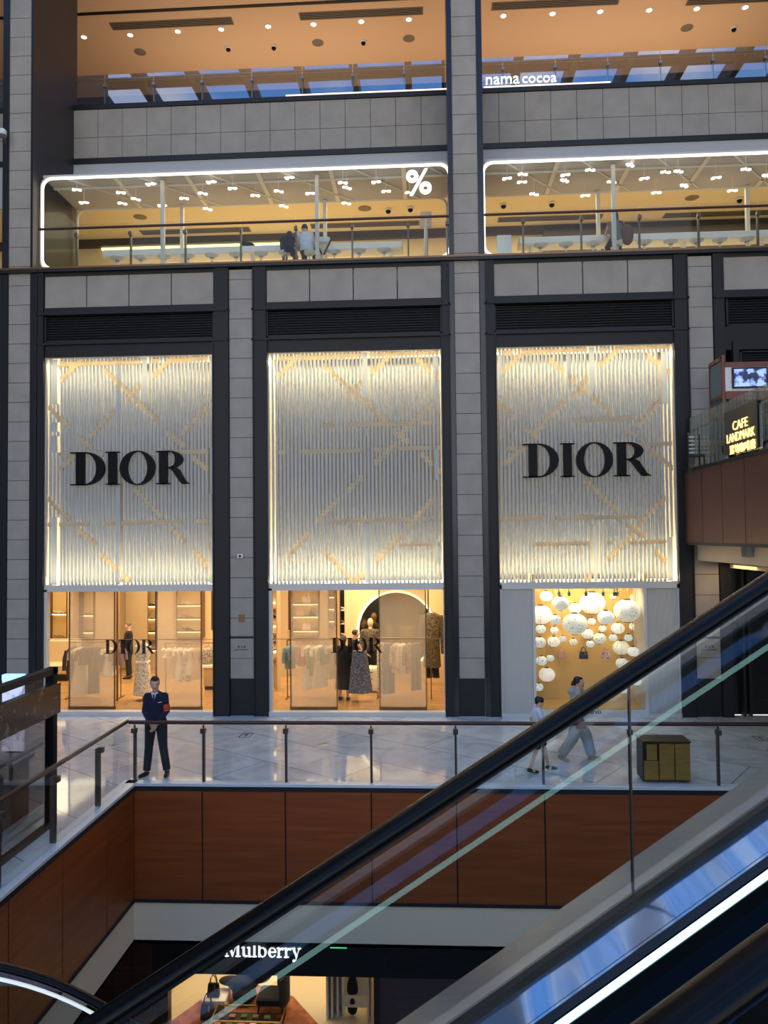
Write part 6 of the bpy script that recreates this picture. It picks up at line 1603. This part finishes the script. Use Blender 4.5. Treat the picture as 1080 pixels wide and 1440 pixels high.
    # lower clothes
    if bottom and not skirt:
        g = MB(T); g.ell(V['pel']+Vector((0, 0, .02)), (.172, .125, .13))
        for s in 'lr':
            hi, kn, an = V[s+'hi'], V[s+'kn'], V[s+'an']
            if shorts:
                e_ = hi.lerp(kn, .85); g.tube([hi, e_], [.115, .100], 14); g.ell(hi, (.112,)*3)
            else:
                e_ = kn.lerp(an, .96); g.tube([hi, kn, e_], [.108, .074*loose, .066*loose], 14); g.ell(hi, (.105,)*3); g.ell(kn, (.073*loose,)*3)
        remesh(g, 'shorts' if shorts else 'trousers', MT[bottom], t, vox)
    if skirt:
        g = MB(T); z0s = .30; rr = []
        for u, w_ in ((1.04, .145), (.90, .18), (.6, .21), (z0s, .25)):
            rr.append([(w_*(1+.04*sin(6*a))*cos(a)+V['pel'].x, w_*.75*(1+.05*sin(7*a))*sin(a)+V['pel'].y, u) for a in [2*pi*q/28 for q in range(28)]])
        g.rings(rr); g.build('skirt', MT[bottom], t, smooth=True)
    # upper clothes
    if top:
        g = MB(T); g.ell(V['che'], (.180, .128, .185)); g.ell(V['bel'], (.165, .122, .17)); hem = V['pel']+Vector((0, 0, jacket_hem-.95))
        def el(c, a, b_): return [(c[0]+a*cos(2*pi*q/20), c[1]+b_*sin(2*pi*q/20), c[2]) for q in range(20)]
        g.rings([el(hem, .185, .135), el(V['pel']+Vector((0, 0, .08)), .172, .125), el(V['che'], .178, .126)])
        g.limb([V['lsh']+Vector((0, 0, -.02)), V['lsh'].lerp(V['nek'], .5)+Vector((0, 0, -.045)), V['nek']+Vector((0, .01, -.07)), V['rsh'].lerp(V['nek'], .5)+Vector((0, 0, -.045)), V['rsh']+Vector((0, 0, -.02))], [.062, .064, .066, .064, .062])
        for s in 'lr':
            if short_sleeve:
                e_ = V[s+'sh'].lerp(V[s+'el'], .8); g.tube([V[s+'sh'], e_], [.066, .062], 12); g.ell(V[s+'sh'], (.066,)*3)
            elif sleeves:
                e_ = V[s+'el'].lerp(V[s+'wr'], .93); g.tube([V[s+'sh']+Vector((0, 0, -.02)), V[s+'el'], e_], [.064, .055, .045], 12); g.ell(V[s+'sh']+Vector((0, 0, -.02)), (.064,)*3); g.ell(V[s+'el'], (.054,)*3)
        remesh(g, 'jacket' if jacket_hem < .86 and not short_sleeve else 'shirt', MT[top], t, vox)
    # shoes
    for s in 'lr':
        an = V[s+'an']; to = V.get(s+'to') or (an+Vector((0, -.15, -.055)))
        g = MB(T); d = (to-an); up = Vector((0, 0, .0))
        heel = an+Vector((0, .035, -.045)) if abs(to.z-an.z) < .12 else an+Vector((0, .03, -.03))
        g.limb([heel, heel.lerp(to, .5)+Vector((0, 0, -.004)), to], [.040, .043, .036]); g.ell(an+Vector((0, .005, -.02)), (.045, .05, .04))
        o = remesh(g, 'shoe', shoes or MT['shoe'], t, vox*.8)
    return t, T, V

# the guard
q = atz(219, 1091, 0)
GL = Vector((q.x, q.y+.02, 0))
t, T, V = figure('man in dark navy suit with red armband, standing at the left of the walkway', tuple(GL), radians(4), 1.73,
    dict(hed=(-.01, -.035, 1.615), lsh=(.155, 0, 1.405), rsh=(-.155, 0, 1.405), lel=(.195, -.03, 1.13), lwr=(.065, -.20, .93), rel=(-.19, -.03, 1.13), rwr=(-.045, -.19, .945),
         lhi=(.09, 0, .93), lkn=(.13, -.02, .50), lan=(.185, .02, .08), rhi=(-.09, 0, .93), rkn=(-.12, -.02, .50), ran=(-.165, .0, .08), rto=(-.245, -.13, .028), lto=(.20, -.13, .028)),
    'navy', 'charcoal', 'short', 'hair', .0075, radians(18), radians(14), hands='clasped', jacket_hem=.83)
m = MB(T); m.prism([(-.045, 1.465), (.045, 1.465), (.0, 1.30)], (0, -.137, 0), (1, 0, 0), (0, 0, 1), -.006); m.ell((-.035, -.09, 1.455), (.03, .045, .018)); m.ell((.035, -.09, 1.455), (.03, .045, .018)); m.build('shirt', MT['white_cloth'], t)
m = MB(T); m.prism([(-.014, 1.44), (.014, 1.44), (.02, 1.32), (0, 1.30), (-.02, 1.32)], (0, -.146, 0), (1, 0, 0), (0, 0, 1), -.006); m.build('tie', MT['wine_tie'], t)
m = MB(T); m.prism([(.07, 1.292), (.135, 1.302), (.135, 1.312), (.07, 1.303)], (0, -.128, 0), (1, 0, 0), (0, 0, 1), -.012); m.build('name_badge', MT['white'], t)
a_, b_ = V['lsh'].lerp(V['lel'], .62), V['lsh'].lerp(V['lel'], .98)
m = MB(T); m.tube([a_, b_], [.064, .061], 16, cap=False); m.tube([a_, b_], [.0645, .0615], 16); arm = m.build('armband', MT['red'], t, smooth=True)
for e_ in (a_, b_):
    m = MB(T); dd_ = (b_-a_)*.04; m.tube([e_-dd_, e_+dd_], .066, 16); m.build('armband_edge', MT['gold'], arm, smooth=True)
m = MB(T); m.prism([(.15, 1.19), (.23, 1.205), (.23, 1.215), (.15, 1.20)], (0, -.085, 0), (1, 0, 0), (0, 0, 1), -.004); m.build('armband_lettering', MT['gold'], arm)

# walking boy
q = atz(757, 1086, 0)
neon = pattern('black_neon_sneaker', rgb(20, 22, 24), rgb(170, 230, 60), 16, .6, .6)
t, T, V = figure('boy in a white tee and dark shorts walking right beside the woman', (q.x, q.y, 0), radians(90), 1.33,
    dict(hed=(0, -.045, 1.60), lel=(.22, .12, 1.16), lwr=(.20, .02, .95), rel=(-.22, -.10, 1.17), rwr=(-.2, -.26, 1.0), lkn=(.09, -.16, .52), lan=(.09, -.24, .13), lto=(.09, -.42, .07), rkn=(-.09, .06, .50), ran=(-.09, .20, .12), rto=(-.09, .03, .035)),
    'white_cloth', 'black_cloth', 'bowl', 'hair', .010, 0, radians(10), shoes=neon, short_sleeve=True, shorts=True, jacket_hem=.86)
# walking woman with phone
q = atz(812, 1071, 0)
t, T, V = figure('woman in pale grey hoodie and wide trousers walking right with a phone at her ear', (q.x, q.y, 0), radians(90), 1.56,
    dict(hed=(0, -.05, 1.60), rel=(-.2, -.10, 1.14), rwr=(-.19, -.02, .96), lel=(.21, -.16, 1.22), lwr=(.12, -.15, 1.46), lkn=(.09, -.20, .52), lan=(.09, -.30, .10), lto=(.09, -.47, .05), rkn=(-.09, .10, .50), ran=(-.09, .34, .16), rto=(-.09, .20, .045)),
    'grey_cloth', 'grey_cloth', 'bun', 'hair', .010, 0, radians(6), shoes=mat('beige_sneaker', rgb(170, 150, 130), .7), loose=1.55, jacket_hem=.80)
m = MB(T); m.ell((0, .10, 1.42), (.11, .07, .08)); m.build('hood', MT['grey_cloth'], t, smooth=True)
m = MB(T); m.cbox(.085, .10, -.165, -.095, 1.49, 1.63, .004); tag(m.build('mobile_phone', MT['black']), 'black phone held to the ear of the walking woman', 'phone')
w = T @ (V['rwr']+Vector((0, -.02, -.14)))
t = thing('purse', 'small dark red purse in the hand of the walking woman', 'purse', tuple(w))
m = MB(); m.cbox(w.x-.09, w.x+.09, w.y-.03, w.y+.03, w.z-.10, w.z+.03, .01); m.build('body', MT['darkred'], t)
m = MB(); m.tube([(w.x-.06, w.y, w.z+.03), (w.x, w.y, w.z+.10), (w.x+.06, w.y, w.z+.03)], .008, 6); m.build('strap', MT['darkred'], t)
# salesman in the left shop
q = atz(181, 954, .02)
figure('grey-haired salesman in a black suit standing sideways inside the left shop', (q.x, q.y, .02), radians(-80), 1.66,
    dict(lel=(.22, -.10, 1.14), lwr=(.12, -.30, 1.18), rel=(-.22, -.10, 1.14), rwr=(-.10, -.30, 1.16)), 'black_cloth', 'black_cloth', 'short', 'hair_grey', .012, 0, radians(16))
# shoppers in the middle shop
q = atz(484, 984, .02)
figure('shopper in a long black coat seen from behind in the middle shop', (q.x, q.y, .02), radians(165), 1.62, None, 'black_cloth', 'black_cloth', 'long', 'hair', .014, face=False, jacket_hem=.45, skirt=True)
q = atz(500, 974, .02)
figure('shopper in a sleeveless black top with bare arms beside the blue skirt', (q.x, q.y, .02), radians(120), 1.66, dict(rel=(-.22, -.1, 1.16), rwr=(-.2, -.28, 1.05)), 'black_cloth', 'black_cloth', 'short', 'hair', .014, sleeves=False, face=False)
# mannequins
def mannequin(label, x, Y, h, top, head=True):
    T = Matrix.Translation((x, Y, .02)) @ Matrix.Scale(h/1.75, 4)
    t = thing('mannequin', label, 'mannequin', (x, Y, .02))
    m = MB(T); 
    if head: m.ell((0, 0, 1.62), (.075, .09, .11)); m.limb([(0, 0, 1.45), (0, 0, 1.55)], [.05, .045])
    m.ell((0, 0, 1.3), (.15, .1, .17)); m.ell((0, 0, 1.0), (.15, .1, .15))
    for s in (-1, 1): m.limb([(s*.08, 0, .9), (s*.08, 0, .5), (s*.08, 0, .06)], [.075, .05, .035]); m.limb([(s*.17, 0, 1.4), (s*.22, 0, 1.12), (s*.2, -.05, .9)], [.045, .036, .025])
    remesh(m, 'body', mat('cream_mannequin', rgb(222, 190, 150), .5), t, .015)
    m = MB(T); m.ell((0, 0, 1.28), (.19, .14, .2)); m.ell((0, 0, 1.06), (.19, .14, .2)); m.limb([(-.18, 0, 1.38), (.18, 0, 1.38)], [.08, .08])
    for s in (-1, 1): m.limb([(s*.18, 0, 1.38), (s*.24, 0, 1.1), (s*.22, -.04, .92)], [.075, .065, .06])
    remesh(m, 'jacket', top, t, .015)
    m = MB(T); m.ell((0, 0, .9), (.17, .12, .12))
    for s in (-1, 1): m.limb([(s*.085, 0, .86), (s*.09, 0, .62)], [.1, .095])
    remesh(m, 'shorts', MT['black_cloth'], t, .015)
    m = MB(T); m.lathe((0, 0, 0), [(.18, 0), (.18, .015), (.02, .02)]); m.build('base', MT['steel'], t)
mannequin('mannequin with a cream head and brown patterned jacket left in front of the round mirror', at(521, 900, 20.9).x, 20.9, at(521, 869, 20.9).z, C['camo'])
q = at(607, 900, 20.4)
garment('large brown patterned jacket hanging at the right side of the round mirror', q.x, 20.4, at(607, 862, 20.4).z, at(607, 938, 20.4).z, .52, C['camo'], 'jacket', th=.16)
garment('black shorts hanging below the brown patterned jacket', q.x+.02, 20.42, at(607, 936, 20.4).z, at(607, 953, 20.4).z, .42, MT['black_cloth'], 'trousers', hang=False, th=.14, cat='shorts')

# seated guests in the cafe
SIT = dict(pel=(0, 0, .76), bel=(0, -.06, .90), che=(0, -.17, 1.06), nek=(0, -.27, 1.18), hed=(0, -.36, 1.28), lsh=(.175, -.22, 1.15), rsh=(-.175, -.22, 1.15), lel=(.22, -.42, 1.03), rel=(-.22, -.42, 1.03), lwr=(.10, -.56, 1.10), rwr=(-.10, -.56, 1.10),
           lhi=(.09, -.02, .76), rhi=(-.09, -.02, .76), lkn=(.14, -.42, .74), rkn=(-.14, -.42, .74), lan=(.12, -.36, .34), ran=(-.12, -.36, .34))
UPR = dict(SIT); UPR.update(bel=(0, -.03, .93), che=(0, -.09, 1.12), nek=(0, -.15, 1.27), hed=(0, -.19, 1.42), lsh=(.165, -.11, 1.23), rsh=(-.165, -.11, 1.23), lel=(.21, -.3, 1.02), rel=(-.21, -.3, 1.02), lwr=(.1, -.48, 1.06), rwr=(-.1, -.48, 1.06))
q = at(404, 350, 18.50); figure('guest in a black hooded top bent over the cafe counter, seen from behind', (q.x, 18.50, 10.40), radians(180), 1.68, SIT, 'black_cloth', 'charcoal', 'short', 'hair', .014, face=False, jacket_hem=.88)
q = at(432, 350, 18.50); LEAN = dict(UPR)
for kk in ('che', 'nek', 'hed', 'lsh', 'rsh', 'lel', 'rel', 'lwr', 'rwr'): LEAN[kk] = (UPR[kk][0]+{'che': .05, 'nek': .09, 'hed': .11}.get(kk, .08), UPR[kk][1]-.02, UPR[kk][2]-.05)
LEAN['hed'] = (.09, -.22, 1.36)
figure('guest in a white shirt leaning on the cafe counter, right of the guest in black', (q.x, 18.50, 10.40), radians(180), 1.72, LEAN, 'white_cloth', 'charcoal', 'short', 'hair', .014, face=False, short_sleeve=True, jacket_hem=.90)
MT['sage'] = mat('sage_grey_knit', rgb(112, 118, 106), .9)
q = at(868, 340, 18.50); t, T, V = figure('dark-haired guest in a sage grey vest seated alone at the right cafe counter', (q.x, 18.50, 10.40), radians(180), 1.70, UPR, 'sage', 'black_cloth', 'long', 'hair', .014, face=False, sleeves=False, jacket_hem=.90)
q = at(882, 327, 18.42); t = thing('shoulder_bag', 'brown shoulder bag hanging beside the guest in the sage vest', 'bag', tuple(q))
m = MB(); m.ell((q.x, q.y, q.z-.05), (.15, .09, .26)); m.build('body', mat('russet_canvas', rgb(116, 76, 64), .8), t, smooth=True)
m = MB(); m.tube([(q.x-.05, q.y, q.z+.15), (q.x-.12, q.y+.05, q.z+.3), (q.x-.2, q.y+.15, q.z+.33)], .018, 8); m.build('strap', MT['darkred'], t)
